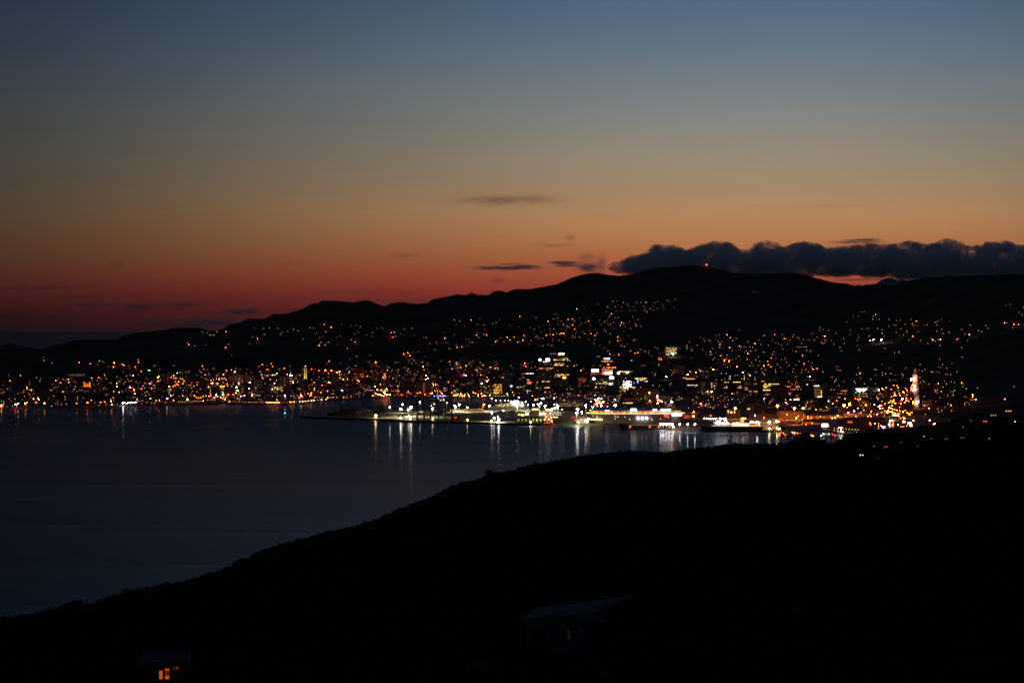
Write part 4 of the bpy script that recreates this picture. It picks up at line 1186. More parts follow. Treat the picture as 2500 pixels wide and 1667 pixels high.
m = MB(); m.box(L * .025, L * .06, -9.7, -9.42, 14.6, 18.6); m.box(L * .07, L * .12, -9.7, -9.42, 15.6, 18.9); q = m.obj("stern_glow_panel", emi('W', 6), t)
for u in (1810.7, 1815.2, 1819.6):
    deck_lamp(t, fp, u, 1020.8, 'y', 10, 1.0, -5)
link("glow_panel", win_mesh(7, 5, 'y', .9), t, (L * .18, -4.6, 19))  # light on the funnel put in as a glowing panel

# lights of the linkspan between ferry and shed
for (u, v, c, s_) in ((1833, 1032.8, 'W', 4), (1835.7, 1029.2, 'v', 4), (1848, 1029.5, 'v', 4), (1845.5, 1031, 'v', 3), (1902, 1030, 'w', 3), (1847.3, 1038, 'v', 3), (1858, 1037.3, 'v', 3), (1832, 1040, 'w', 3), (1840, 1041, 'p', 3), (1845, 1042.5, 'w', 3), (1854, 1041.4, 'p', 2)):
    mast(u, v, None, c, s_, base=flat(u, 1047.5))

# white ferry behind the terminal
dw = HC * F / (1000.5 - VH)
wp = Vector(((1238 - U0) / F * dw, dw, 0))
t = tag(link("ferry", None, None, wp), "white ferry with tiers of lit decks moored behind the gabled sheds", "ferry", "ships in port")
L = 96 * dw / F
hull_mesh(L, 18, 8).obj("hull", M_WHITE, t)
m = MB(); m.box(-L * .3, L * .46, -7.4, 7.4, 8.2, 13); m.box(-L * .2, L * .42, -6.6, 6.6, 13, 17.5); m.box(L * .12, L * .4, -5.6, 5.6, 17.5, 21.5); m.obj("superstructure", M_WHITE, t)
m = MB(); m.bar((L * .1, 0, 17), (L * .1, 0, 25), 3, n=8, r2=2.2); m.obj("funnel", M_WHITE, t)
for j, z in enumerate((9.2, 11.2, 14.2, 18.4)):
    for k in range(28):
        x = -L * .28 + k * 2.6
        if random.random() < (.75 if x > 0 else .5) and x < L * .42 and (z < 12 or x > -L * .16) and (z < 18 or x > L * .14):
            link("window", win_mesh(1.6, 1.1, 'y' if x < 12 else 'W', random.choice((1.2, 2.4, 4)) * (2.5 if x > 18 else 1)), t, (x, -7.55 if z < 13 else (-6.75 if z < 17 else -5.75), z))
for u, v in ((1211, 977.5), (1222, 977.5), (1232.8, 977.5), (1241, 977.8)):
    deck_lamp(t, wp, u, v, 'W', 9, 1.0, -3)
for u, v in ((1248, 982), (1253, 984), (1258, 982), (1262, 984), (1256, 979), (1263, 979)):
    deck_lamp(t, wp, u, v, 'W', 26, 1.5, -7.6)

# small work ship, stern on, covered with orange lamps
dt = HC * F / (1038.5 - VH)
sp_ = Vector(((1337 - U0) / F * dt, dt, 0))
t = tag(link("work_ship", None, None, sp_), "stubby work ship covered with orange lamps at the quay", "ship", "ships in port")
m = hull_mesh(26, 11, 5); m.obj("hull", M_ORANGE, t)
m = MB(); m.box(-9, 9, -4.5, 4.5, 5, 11); m.box(-7, 10, -4, 4, 11, 16); m.box(-3, 9, -3.5, 3.5, 16, 21); m.obj("superstructure", M_RUST, t)
m = MB(); m.bar((2, 0, 21), (2, 0, 29), .5); m.bar((-2, 0, 25), (6, 0, 25), .3); m.obj("mast", M_STEEL, t)
random.seed(11)
for k in range(46):
    deck_lamp(t, sp_, random.uniform(1326, 1348), random.uniform(1013, 1033), random.choice('ooaaow'), random.choice((2, 4, 8)), random.uniform(.4, .7), -5.2)
for (u, v) in ((1325, 1011), (1319, 1010), (1331, 1011), (1343, 1008), (1328, 1008.5), (1347, 1028), (1334, 1018), (1340, 1023), (1330, 1024), (1345, 1018)):
    deck_lamp(t, sp_, u, v, 'w', 14, 1.1, -5.4)

# a sailing ship across the basin
ds = HC * F / (983 - VH)
q_ = Vector(((1074 - U0) / F * ds, ds, 0))
t = tag(link("sailing_ship", None, None, q_), "small ship strung with yellow lights across the basin", "ship", "ships in port")
hull_mesh(30, 7, 3).obj("hull", M_BLACK, t)
m = MB(); m.bar((0, 0, 3), (0, 0, 22), .35); m.bar((-8, 0, 3), (-8, 0, 18), .3); m.bar((-6, 0, 12), (6, 0, 12), .15); m.obj("mast", BROWN, t)
for u, v in ((1070, 972), (1076, 977), (1084, 977), (1082, 974), (1069, 978), (1073.6, 981), (1075, 983.5)):
    deck_lamp(t, q_, u, v, 'y', 5, 1.0, -2)

# low black ship along the outer wharf, with portholes
d3 = HC * F / (1047 - VH)
p3 = Vector(((1575 - U0) / F * d3, d3 - 6, 0))
t = tag(link("barge", None, None, p3, -.02), "long black barge along the outer wharf with a dotted line of portholes", "barge", "ships in port")
L = 128 * d3 / F
hull_mesh(L, 12, 9, bow=.1).obj("hull", M_BLACK, t)
for k in range(34):
    link("porthole", win_mesh(.8, .7, 'w', .9), t, (-L * .3 + k * 2.2, -6.2, 8.0))
for u, v in ((1537.7, 1036.7), (1585.8, 1037.5), (1607.6, 1037)):
    link("lit_doorway", win_mesh(4.0, 5.4, 'a', .9), t, ((u - 1575) * d3 / F, -6.35, 2.6))

# moored small boats
def boat(u, v, L, code, n, label):
    d = HC * F / (v - VH)
    o_ = Vector(((u - U0) / F * d, d, 0))
    t = tag(link("fishing_boat", None, None, o_, random.uniform(-.3, .3)), label, "boat", "fishing boats moored in the basin")
    hull_mesh(L, L * .28, 1.8).obj("hull", M_WHITE if code == 'W' else M_BLACK, t)
    m = MB(); m.box(-L * .05, L * .3, -L * .1, L * .1, 1.8, 4.6); m.obj("wheelhouse", M_WHITE, t)
    m = MB(); m.bar((-L * .1, 0, 1.8), (-L * .1, 0, 10), .16); m.bar((-L * .1, 0, 8), (-L * .35, 0, 5), .1); m.obj("mast", M_STEEL, t)
    for k in range(n):
        m = MB(); m.ball((random.uniform(-.4, .4) * L, -L * .14, random.uniform(2.4, 6)), .75, nu=6, nv=4); m.obj("deck_lamp", emi(code, 12), t)
boat(1920, 1065, 15, 'a', 2, "small dark boat lying outermost under the ferry shed")
boat(1935, 1062, 17, 'w', 2, "fishing boat with two deck lamps beside the outermost boat")
boat(1944, 1066, 12, 'r', 1, "small fishing boat showing a red deck lamp")
boat(1951, 1062, 16, 'a', 3, "broad fishing boat lit amber behind the red lamped boat")
boat(1978, 1068, 18, 'a', 4, "brightest amber lit fishing boat beside the round dark tree")
boat(2014, 1066, 20, 'W', 3, "white motor yacht alone in the inner basin")
boat(2033, 1067, 16, 'r', 2, "low dark launch at the inner basin showing red light")
M_JET = mat_plain("jetty_timber", (.3, .3, .28), .8, .2, .3)
jp = flat(2066, 1052)
t = tag(link("jetty", None, None, jp), "slanting pale lit jetty at the inner basin", "jetty")
m = MB(); m.box(-1.5, 1.5, -40, 40, -.6, 0); m.obj("deck", M_JET, t, ); t.rotation_euler = (0, 0, .55)
for k in range(9):
    m = MB(); m.bar((0, -36 + 9 * k, 0), (0, -36 + 9 * k, 3.5), .12); m.ball((0, -36 + 9 * k, 3.8), .5, 1); m.obj("rail_lamp", [M_STEEL, emi('y', 5)], t)

# two of the waterfront lamp tubes
pj = ground(42.5, 992)
tower_thing("lit_pillar", "slender pink lit pillar standing at the far left waterline", "pillar", 42.5, 992, jetty_lamp, base=Vector((pj.x, pj.y - 6, 0.5)))

# ------------------------------------------------------------------ lights of the city and the hills
random.seed(21)
PTS = []
def panel(ox, oy, k, text):
    for tok in text.split():
        x, y, c = tok.split(',')
        PTS.append((ox + float(x) / k, oy + float(y) / k, c[0], int(c[1])))
panel(0, 700, 4.9, """520,843,a2 530,878,w1 622,912,w1 945,905,o2 1080,920,o2 1172,932,o1 1238,896,c1 1195,886,c1 1360,908,o3 1303,953,w1 1372,943,o1 1355,960,a2 1460,925,w2 1480,937,a2 1548,943,o1 1556,970,w1
1620,957,o2 1635,983,o1 1658,902,o2 1655,870,w1 1770,995,g1 1787,998,g2 1852,943,w1 1912,982,o1 1895,1070,o3 1890,1127,a2 708,1097,w1 755,1105,w1 793,1107,a1 818,1107,a2 823,1142,a2 863,1097,w1 740,1153,o1
718,1203,c1 745,1255,o2 1097,1092,o2 1108,1120,w1 1180,1087,o2 1217,1122,o1 1193,1222,o2 1333,1117,w2 1412,1125,a1 1395,1157,w2 1478,1162,y1 1497,1138,w1 1540,1127,a1 1563,1125,a1 1628,1137,w1 1548,1188,w1
1360,1255,o2 1600,1232,o3 1620,1253,o1 1692,1223,o2 1612,1280,y2 1730,1267,w1 1798,1160,p2 1787,1198,r1 1815,1213,o2 1845,1248,o1 1850,1180,w1 1967,1180,c1 1887,1213,w1 320,1200,a2 322,1225,w1 378,1233,a2
290,1310,w1 370,1318,w1 395,1342,w2 455,1332,w2 465,1350,w2 585,1343,o1 643,1307,w1 775,1315,w1 180,1405,a3 213,1398,a3 297,1402,a3 322,1387,a2 428,1385,o2 447,1385,o1 528,1390,a3 617,1430,w1 10,1425,w3
80,1435,o1 20,1440,o2 792,1400,w1 918,1393,o2 1042,1387,o3 1135,1385,o1 1198,1380,o2 1182,1415,w1 1253,1378,o2 1325,1370,o3 1363,1363,o1 1338,1410,w2 1355,1325,w1 1325,1340,w1 1467,1387,v4 1500,1388,y2
1637,1352,o2 1660,1368,w1 1685,1367,w1 1708,1365,w1 1797,1338,a2 1865,1362,o2 1908,1365,a2 1995,1337,a3 1850,1388,w1 1815,1390,w1 1980,1383,w1 1745,1385,r1
350,1230,w1 340,1275,o1 110,1340,w1 180,1345,w1 20,1365,w1 45,1370,w1 40,1410,c1 45,1395,c1 690,1400,o1 735,1400,w1 150,1450,w1 600,1235,w1 620,1237,w1 1520,1388,c2 1540,1386,c2 1560,1386,c2 1580,1383,c2 1600,1382,c2 1620,1380,c2""")
panel(400, 700, 4.9, """465,540,w1 522,550,w1 558,575,w1 595,575,w1 635,537,w1 740,537,a2 1083,495,w1 1198,500,w1 1258,495,w1 1362,495,w1 1555,507,w1 1612,525,w1 1205,570,c1 1392,568,c1 1410,545,w1 1480,533,w1 1747,490,w1
1787,497,a1 1918,452,o3 1870,460,w1 2005,485,a2 1928,530,o1 1940,537,w1 1825,553,a1 1865,607,a2 1903,595,w1 1880,662,w1 1965,662,w1 1835,703,a2 1860,700,a2 1930,695,c1 1672,627,w1 285,665,w1 292,690,a2 373,708,c1
505,695,r1 773,688,c1 735,725,o2 812,815,r1 1117,607,w1 1118,625,o2 1025,675,w1 1062,600,w1 1105,680,o1 125,940,w1 192,1023,c1 263,1018,w1 300,1008,o1 462,947,o2 592,978,w1 867,980,c1 748,1000,o2 745,1015,o1
810,997,o2 845,1023,o2 882,1042,o1 792,1080,c1 852,1073,w1 1137,950,w1 1175,933,o2 1233,937,o1 1286,920,o2 1300,953,o2 1255,980,w1 1235,990,o2 1145,1015,w1 1383,982,c1 1440,978,o2 1507,950,a1 1430,968,o1
1660,985,o1 1768,985,o2 1808,987,o1 1858,1003,o2 1928,995,o3 2003,1000,o3 1978,888,o2 1948,918,o1
40,1073,r2 60,1078,r2 90,1080,o2 115,1090,o2 127,1058,c2 143,1093,o2 197,1098,o2 220,1102,o2 263,1118,o3 270,1075,y1 238,1125,o2 310,1130,o3 328,1135,o3 343,1132,o2 368,1135,a2 400,1140,o2 418,1133,a2 440,1140,w2
460,1147,o2 450,1070,o1 138,1138,o2 150,1160,o2 130,1180,o2 110,1190,o2 168,1173,o2 197,1162,a2 225,1160,a2 165,1208,o1 197,1210,c1 263,1158,w2 323,1162,a1 355,1197,o1 267,1235,o1 340,1247,y1 463,1195,w1 225,1303,a2
60,1275,w1 30,1335,w3 45,1335,p2 277,1345,w3 560,1087,o2 502,1097,w1 530,1115,w1 563,1120,o2 625,1110,w2 645,1107,w2 665,1105,w2 690,1093,w2 725,1092,w2 570,1152,w3 585,1150,w2 637,1157,o3 757,1160,o2 765,1183,o2
735,1170,a1 678,1190,o3 710,1190,a3 710,1220,w3 728,1225,a3 690,1205,o2 745,1250,o3 765,1240,o3 780,1260,w3 795,1240,p3 795,1275,w3 815,1275,w3 740,1280,o3 700,1290,a3 770,1290,a2 720,1295,o2 830,1290,o2 860,1270,y2
868,1200,y3 880,1240,y3 855,1240,a1 705,1265,g2 820,1105,o2 835,1113,a2 905,1160,w1 980,1053,w3 990,1060,w2 1018,1070,o2 1037,1080,o2 1052,1087,o2 1090,1107,o2 1135,1120,o2 1138,1135,o2 1025,1143,w3 1035,1150,w2
1168,1053,w2 1205,1057,w1 1237,1058,w2 1268,1057,w1 1180,1087,o2 1170,1160,r1 1208,1160,w1 1240,1182,o1 1335,1053,y2 1510,1057,v3 1530,1060,p3 1345,1123,w2 1365,1123,w1 1305,1155,v3 1320,1157,p3 1447,1170,w1
1480,1135,a1 1540,1122,w2 1548,1150,w2 1515,1165,w1 1600,1140,c1 1670,1150,w2 1640,1160,w1 1635,1185,o1 1768,1110,w1 1797,1143,o2 1845,1108,w1 1930,1130,w1 2033,1085,w1 2008,1110,w3 1975,1147,o1 1800,1213,a2
1700,1270,r3 1715,1255,r2 1760,1270,r3 1765,1300,o2 1725,1280,o2 1640,1270,w1 1638,1300,p3 1600,1300,w1 1550,1280,o1 1548,1307,o1 1447,1305,p3 1395,1307,w1 1298,1308,w1 1250,1297,o1 1150,1300,o1 1095,1308,a1
1050,1300,w2 965,1303,w2 915,1308,p2 945,1310,w1 890,1295,w1 115,1360,a2 175,1377,w1 200,1375,w1 225,1375,w1 250,1373,w1 272,1370,w1 297,1370,w1 320,1370,w1 345,1370,w1 365,1368,w1 388,1368,w1 410,1366,w1 435,1366,w1
457,1365,w1 527,1358,w1 560,1358,w1 582,1358,w1 608,1358,w1 390,1320,o2 415,1330,o2 440,1325,o2 470,1310,o2 500,1305,o2 535,1308,a2 600,1325,r3 620,1305,o2 640,1310,a2 577,1320,o1 560,1305,o2
705,1372,a1 735,1350,w2 770,1352,a1 785,1375,a2 830,1370,a1 860,1372,a1 900,1375,w1 940,1378,a1 975,1376,w1 1010,1380,a1 1050,1378,a1 1080,1380,w1 1110,1380,a1 1150,1380,a1 1190,1382,a1 1225,1380,a2 1240,1382,a2
1255,1382,a2 1270,1380,a2 1285,1383,a2 1300,1380,a2 1315,1383,a2 1330,1381,a2 1345,1357,a2 1350,1383,a2 1365,1380,a2 1380,1383,a2 1400,1386,a1 1440,1388,o1 1475,1388,o1 1510,1388,a2 1525,1390,o2
1555,1390,w2 1585,1387,w1 1620,1385,w2 1660,1387,w2 1690,1385,w2 1725,1380,w2 1765,1387,w2 1795,1373,w2 1840,1370,w1 1887,1368,w2 1937,1367,a2 1800,1322,w1 1828,1322,w1 1858,1322,w1 1887,1323,w1 1947,1323,w1
1990,1320,w1 2030,1318,w1 2010,1280,a1 2030,1275,a1 100,1300,y1 115,1290,y1 75,1290,w1 430,1000,w1 480,985,w1 520,990,a1 540,1050,w1 450,1020,w1 990,1230,w1 1000,1250,w1 1130,1180,w1 1095,1210,w1 1190,1215,w1 630,1060,w1 330,1210,w1""")
panel(800, 700, 4.9, """45,485,w2 170,453,o2 340,455,w1 275,462,o1 385,478,w1 583,498,o1 652,490,y1 667,502,w1 918,507,y1 1008,497,w1 760,547,o3 795,543,o3 873,563,o1 915,578,w1 1043,582,a2 1147,605,a1 1175,605,w1 780,605,o2 755,608,w1
813,590,w1 463,580,a1 540,587,w1 537,547,w1 370,547,w1 325,563,a1 105,605,o2 148,585,w1 285,632,w1 337,643,w1 325,660,o2 355,685,w1 10,660,w1 117,690,r1 238,735,w1 1387,550,w1 1518,577,a2 1537,453,a2 1637,470,o2
1715,397,a2 1512,397,w1 1580,405,w1 1820,380,w1 1797,452,w1 1868,457,w1 1975,443,w1 2015,435,w1 1877,513,o1 1793,550,w1 1780,577,o2 1870,568,w1 1903,577,o2 1808,605,w1 1400,613,a2 1222,677,a2 1303,655,o1 1300,672,o1
1350,675,a2 1410,665,o2 1443,670,w1 1655,628,a1 1695,628,a2 1703,660,w1 1730,660,w1 1550,723,a3 1607,720,o2 1657,708,o2 1682,700,o2 1537,697,w1 2010,657,a3 2030,640,a1 1460,737,w1 1283,753,w1 910,803,a2 920,815,a2
960,790,a2 947,832,a2 980,823,a2 1022,782,a2 1017,845,w1 1088,778,a1 347,828,w1 508,817,w1 273,870,o1 570,903,o3 583,935,o1 490,897,w1 153,910,w1 338,943,w1 253,960,w1 287,980,w1 230,983,w1 260,1020,a2
407,1015,o2 530,1010,w1 570,1003,o1 577,1047,o2 808,905,w1 848,905,c1 975,883,a1 1030,880,w1 963,900,w1 1052,908,w1 1007,920,w1 908,968,a1 928,965,w1 838,1020,w1 850,990,w1 1163,905,w1 1217,903,w1 1357,887,w1
1440,900,o1 1460,897,o2 1513,943,w1 1470,930,w1 1318,967,c1 1477,978,c2 1577,930,w1 1650,943,a2 1647,990,w1 1830,905,w1 1853,935,o2 1860,947,o1 1947,960,a2 1945,975,a1 2005,977,a1 2033,973,o2 1780,995,y2 1765,1000,a1
1920,1010,a2 1930,1022,a1 1500,1030,v4 1465,1037,y2 1630,1053,r3 1655,1062,c2 1732,1050,c1 1833,1052,a2 1177,1060,v2 1430,1072,w1 1140,1050,o1 1115,1065,o1 1133,1083,o1 955,1047,o1 985,1045,o1 1040,1050,o1
1063,1050,w1 40,1000,o3 60,1010,o1 110,1022,o3 140,1015,a3 150,1050,w2 165,1063,a2 180,1080,a3 195,1083,a3 210,1088,a3 225,1095,a2 240,1103,a2 180,1105,o3 50,1110,o3 70,1083,w1 355,1117,a2 375,1127,a3 390,1137,a3
410,1122,o3 430,1120,r3 443,1115,r3 605,1215,p3 590,1230,p2 630,1165,a2 565,1195,a3 640,1235,o3 665,1260,a3 680,1245,o3 700,1220,a3 707,1245,o2 680,1275,w3 700,1290,w3 715,1290,r3 740,1290,o3 665,1325,r3 560,1255,w1
575,1275,w2 600,1285,w2 625,1285,w2 640,1297,w2 540,1300,a2 525,1300,o1 550,1290,a1 590,1305,a1 870,1295,r1 885,1290,o2 910,1290,o1 945,1300,a1 800,1290,o1 835,1188,a2 765,1240,w1 790,1245,w1 815,1245,w1 845,1245,w1
1040,1155,r2 1100,1265,r3 985,1220,w2 1000,1218,w1 1015,1235,w1 925,1233,w1 965,1240,w1 975,1275,w1 1000,1275,w1 910,1215,w1 1240,1277,w2 1290,1168,w2 1240,1210,w1 1255,1215,w1 1280,1240,a2 1290,1245,a2 1310,1245,o2
1345,1250,o2 1365,1275,r3 1360,1270,o2 1190,1305,o1 1215,1305,a1 1225,1305,o1 1250,1305,o1 1410,1215,o1 1445,1140,o2 1440,1125,o1 1380,1315,v1 1435,1318,w1 1490,1262,a1 1510,1300,a2 1530,1303,w2 1545,1290,a2
1555,1287,w2 1580,1303,a2 1590,1280,w2 1600,1285,a2 1608,1315,w2 1640,1290,a2 1637,1305,a2 1665,1270,w1 1675,1285,a2 1690,1308,w2 1745,1307,w1 1745,1270,w2 1800,1290,w2 1797,1310,a2 1835,1283,w2 1850,1305,a2
1870,1300,w2 1860,1310,w2 1890,1300,a2 1835,1240,w1 1840,1160,v3 1905,1133,v2 1855,1115,r3 1870,1108,o3 1890,1120,r2 1915,1115,w2 1745,1188,a2 1270,1322,b2 1290,1322,b2 1310,1322,b2 1330,1322,b2 1350,1323,b2 1370,1323,b2
1390,1324,b2 1410,1325,b2 430,1220,p1 480,1235,p1 500,1230,p1 1165,830,w1 60,1280,y1 65,1320,w1 110,1320,w1 28,1320,w1 230,1325,w1 278,1300,w1 280,1325,w1 370,1290,w1 430,1285,w1 345,1280,y1 170,1205,y2 175,1255,w1
445,1225,p1 465,1232,p1 520,1238,p1 540,1238,p1 1290,1050,w1 1350,1085,w1 1540,1130,w1 1560,1140,a1 1520,1142,a1 1700,1110,w1 1700,1138,a1 1680,1160,w1 1505,1190,w1 1600,1165,w1 850,1060,w1 640,1065,a1 715,1060,a1 820,1130,w1
480,1110,w1 500,1115,w1 1800,960,w1 1820,985,w1 1700,920,w1 1720,945,w1 1560,965,w1 1600,970,a1 700,955,w1 730,965,w1 1100,930,w1 1010,860,w1 890,1115,o1 860,1160,w1 760,1190,w1""")
panel(1200, 700, 4.9, """98,393,o2 337,355,o3 15,443,w1 55,430,w1 533,370,w1 565,475,o1 575,495,o2 512,507,w1 463,485,w1 635,515,o1 672,413,a3 700,455,a2 697,500,w1 705,525,o1 757,328,w1 780,328,w1 740,383,w1 790,373,w1 803,413,w1 840,410,w1
797,445,w1 740,503,w1 912,392,o3 965,385,o2 1053,378,o2 997,410,w1 968,458,o2 1052,465,o2 905,467,c1 910,480,w1 928,480,w1 993,508,o2 1085,532,w1 1157,410,o3 1125,430,w1 1143,373,w1 1175,460,o1 1177,523,o1 1190,563,o2
1235,582,o2 1255,573,o1 1258,548,w1 1293,397,w1 1310,447,w1 1005,567,o1 972,590,w1 965,617,o1 1058,600,w1 1240,630,w1 843,503,o1 883,523,w1 820,563,o3 840,555,a2 865,560,a3 855,580,o1 780,560,w1 738,573,a2 700,567,w1
655,578,o2 668,577,o1 612,615,w1 580,605,w1 550,590,w1 735,620,o1 730,650,o2 505,560,o2 527,597,w1 573,707,w1 612,705,w1 680,685,w1 855,657,w1 190,605,a3 218,637,a3 270,603,o2 385,582,o3 372,640,a3 312,662,a3
332,655,a2 50,657,a3 65,640,a1 140,660,a1 150,650,o1 107,607,w1 1015,265,a2 1025,262,w1 1105,255,w1 1275,205,w1 1370,300,c1 1437,322,a2 1490,295,w1 1547,290,o2 1435,178,a1 1455,178,a2 1493,173,w1 1525,218,o2
1575,187,w1 1620,207,w1 1720,195,o1 1742,180,a2 1783,187,w1 1848,183,w2 1822,230,a2 1945,192,a2 1985,175,w1 2042,210,w1 1658,283,w1 1717,283,o1 1828,283,o2 1835,270,w1 1900,263,w1 1940,280,w1 1985,260,w1 1480,368,w1
1517,368,w1 1410,345,w1 1555,428,a2 1580,438,w1 1543,460,o2 1600,478,o1 1665,495,w1 1650,415,w1 1717,433,r2 1722,450,w1 1788,463,o2 1785,475,w1 1733,470,w1 1465,425,w1 1422,450,w1 1373,537,w1 1350,515,w1 1510,600,o2
1507,645,o2 1540,635,w1 1635,590,o1 1702,637,w1 1295,700,a2 1350,730,w1 1393,765,w1 1620,687,w1 1590,713,w1 1550,703,w1 1413,803,a3 1460,815,o1 1523,813,o2 1265,835,w1 1285,835,w1 1660,765,w1 1715,793,o3 1753,788,o2
1775,748,w1 1790,748,w1 1833,770,w1 1885,765,w1 1917,822,w1 1880,790,w1 1960,720,w1 1987,738,w2 2010,793,w2 2025,795,w2 2040,785,w3 2013,845,o2 2030,868,o3 1675,880,w2 1995,850,o1 397,917,a2 355,930,a1 410,953,o2
438,920,a1 345,970,o1 482,902,w1 257,972,c1 105,998,w1 45,975,a2 72,973,o2 437,983,w1 990,945,o2 1017,937,w1 1070,1000,a2 1100,980,w1 1217,945,o1 1225,1100,v3 1117,1193,v2 1040,1300,r2 1233,1297,r2 995,1297,o1
1768,987,r1 1823,943,w1 705,802,p1 720,802,p1 740,802,p1 762,802,p1 938,885,c1 375,1043,w1 360,1045,o1 365,1083,a1 383,1083,w1 490,1305,o2 525,1345,o2 545,1350,a2 520,1355,w2 600,1338,v2 625,1340,v2 745,1332,a3
660,1323,w1 700,1323,w1 820,1335,w1 20,1320,w1 45,1322,w1 70,1320,w1 90,1320,w1 115,1325,w1 140,1325,w1 158,1327,w1 1115,1322,w1 1135,1322,o1 1160,1322,w1 1185,1322,w1 1205,1322,w1 1235,1330,c2 640,1260,o2 665,1270,w1
400,900,w1 470,640,w1 720,700,w1 810,640,w1 1110,560,w1 1080,440,w1 860,450,w1 620,460,w1 590,540,w1 560,620,w1 1010,540,w1 1350,430,w1 1390,400,w1 1460,500,w1 1420,560,w1 1580,530,w1 1750,390,w1 1690,360,w1 1860,300,w1
1700,240,w1 1640,230,w1 1930,230,w1 1560,240,w1 1480,240,w1 1390,240,w1""")
# the fairground coloured cluster of lamps left of the stadium
panel(1200, 940, 5.6, """1450,165,v3 1503,170,v2 1430,195,w3 1435,235,r3 1500,225,w3 1480,240,w3 1430,250,o3 1495,270,v3 1520,310,v3 1440,270,r3 1385,300,g2 1375,315,g2 1355,335,v4 1380,335,w4 1410,335,w4 1335,375,g2 1360,210,w2
1585,275,w2 1580,310,r3 1620,295,v3 1465,160,w2 1520,215,w3 1475,205,w2 1415,245,r3 1400,270,r2 1440,305,v3 1465,312,w3 1490,290,w2 1455,225,o3 1370,285,g2 1340,370,g1 1317,378,g2 1310,470,w3 1325,455,w3 1300,490,w3 1323,428,y2
1590,228,w1 1650,215,w1 1670,210,w1 1690,215,w1 1710,215,w1 1735,217,w1 1685,195,w2 1750,178,w1 2270,205,w2 2285,200,r3 2300,215,o3 2310,205,r2 2265,245,w3 2330,225,w2 2195,190,w2 2163,215,w2 2163,235,w1""")
panel(1600, 700, 4.9, """1178,62,w1 135,165,w1 155,160,w1 235,155,w1 168,185,w1 83,210,w1 93,238,w1 227,245,w1 20,262,w1 100,263,w1 120,263,w1 5,190,r1 25,738,w2 55,795,w3 82,780,w2 80,795,w2 50,845,w2 73,850,a2 70,868,o3 45,865,o2
258,720,w2 292,738,w1 405,657,w1 428,742,w1 435,760,w1 433,850,w1 150,908,w1 162,908,w1 130,808,W3 160,812,W3 205,800,W4 215,812,W3 580,630,a1 597,652,a2 655,652,r1 670,650,r1 722,582,w1 763,573,w1 857,575,a3 895,608,o2 967,610,w1 733,632,w1
760,657,w1 787,657,w1 770,690,o2 757,710,w1 763,722,w1 885,728,a2 908,718,o1 1002,708,w2 1017,742,w1 1107,657,w1 803,735,w1 682,735,w1 657,777,w3 615,808,o1 650,813,w1 670,805,w1 787,823,w3 757,868,o2 820,885,o3
830,873,o2 878,890,o3 885,880,o2 920,873,o1 965,855,a1 1000,830,w1 1015,870,o1 730,785,w1 565,748,w1 1105,800,w2 1090,765,w1 1065,785,w1 1155,768,w1 1140,768,w1 1192,680,a3 1200,690,a1 1290,783,w1 1300,785,w1
1240,635,w1 1290,590,w1 1308,582,w1 1427,573,o3 1543,622,o2 1570,618,w1 1703,602,w2 1717,622,w1 1657,578,w1 1440,672,w1 1508,697,w1 1477,680,w1 1527,740,w1 1585,690,w1 1683,773,w1 1810,762,w1 1855,770,w1 1518,575,w1
1825,635,o2 1845,633,o2 1775,633,w1 1970,488,w1 2008,513,o1 1965,520,w1 2027,588,w2 2025,640,o2 2050,640,o2 1985,660,w1 2000,678,w1 2025,670,w1 1758,822,o2 1883,548,r1 1865,565,o1 1895,560,r1 1385,850,o2 1395,855,o1
1513,872,w1 1553,868,o2 1553,850,o1 1440,860,r1 1343,890,o2 1350,935,a2 1297,943,a2 1303,957,w1 1378,957,o2 1202,877,r1 1200,875,w1 1123,943,w1 1173,943,w1 978,955,w2 978,968,r1 750,930,w1 898,955,w1 1460,927,w1
1497,965,w1 1570,905,w1 1680,937,w1 1655,987,w1 1778,920,r2 1878,912,w1 1868,957,w1 1885,987,a2 1912,982,o1 1937,980,o2 1748,1027,w1 1440,985,w1 1440,1022,w1 1520,1007,o1 1580,1020,w1 1635,1020,a2 1850,1073,v3
1825,1078,w1 2005,1020,w1 413,1015,o2 430,1025,o1 480,1025,o3 540,1008,o2 560,1005,o2 585,1007,o3 632,985,w1 688,987,a3 665,970,w1 128,1077,v3 380,1050,v3 197,1052,w1 1130,1057,w2 1047,1024,y2 985,1055,w1
918,1280,a2 943,1280,w1 623,1253,w2 667,1253,w3 1815,1168,a2 1833,1168,o1 1450,1178,r2 875,1355,w1 863,1405,w1 697,1348,w1 538,1400,o3 560,1420,a1 397,1452,w1 617,1402,w1 643,1402,w1 540,1298,c2 450,1350,w1 330,1320,y1
1558,1385,w2 1030,720,y1 1060,718,y1 1090,718,w1 1130,720,y1 1165,720,y1 1695,720,w1 1720,720,w1 1745,720,w1 1775,720,w1 1805,720,w1 380,700,y1 378,720,y1 380,740,y1 800,860,o1 850,860,w1 710,850,w1 690,870,w1 920,760,w1
1200,760,w1 1350,700,w1 1400,640,w1 1610,640,w1 1640,600,w1 1750,680,w1 1900,640,w1 1930,600,w1 1260,690,w1 640,640,w1 500,700,w1 1150,905,w1 1250,890,w1 1230,840,w1 1600,940,w1 1720,890,w1 1830,890,w1 1950,820,w1
1110,1040,w1 1700,1040,w1 1100,860,w1 1420,780,w1""")
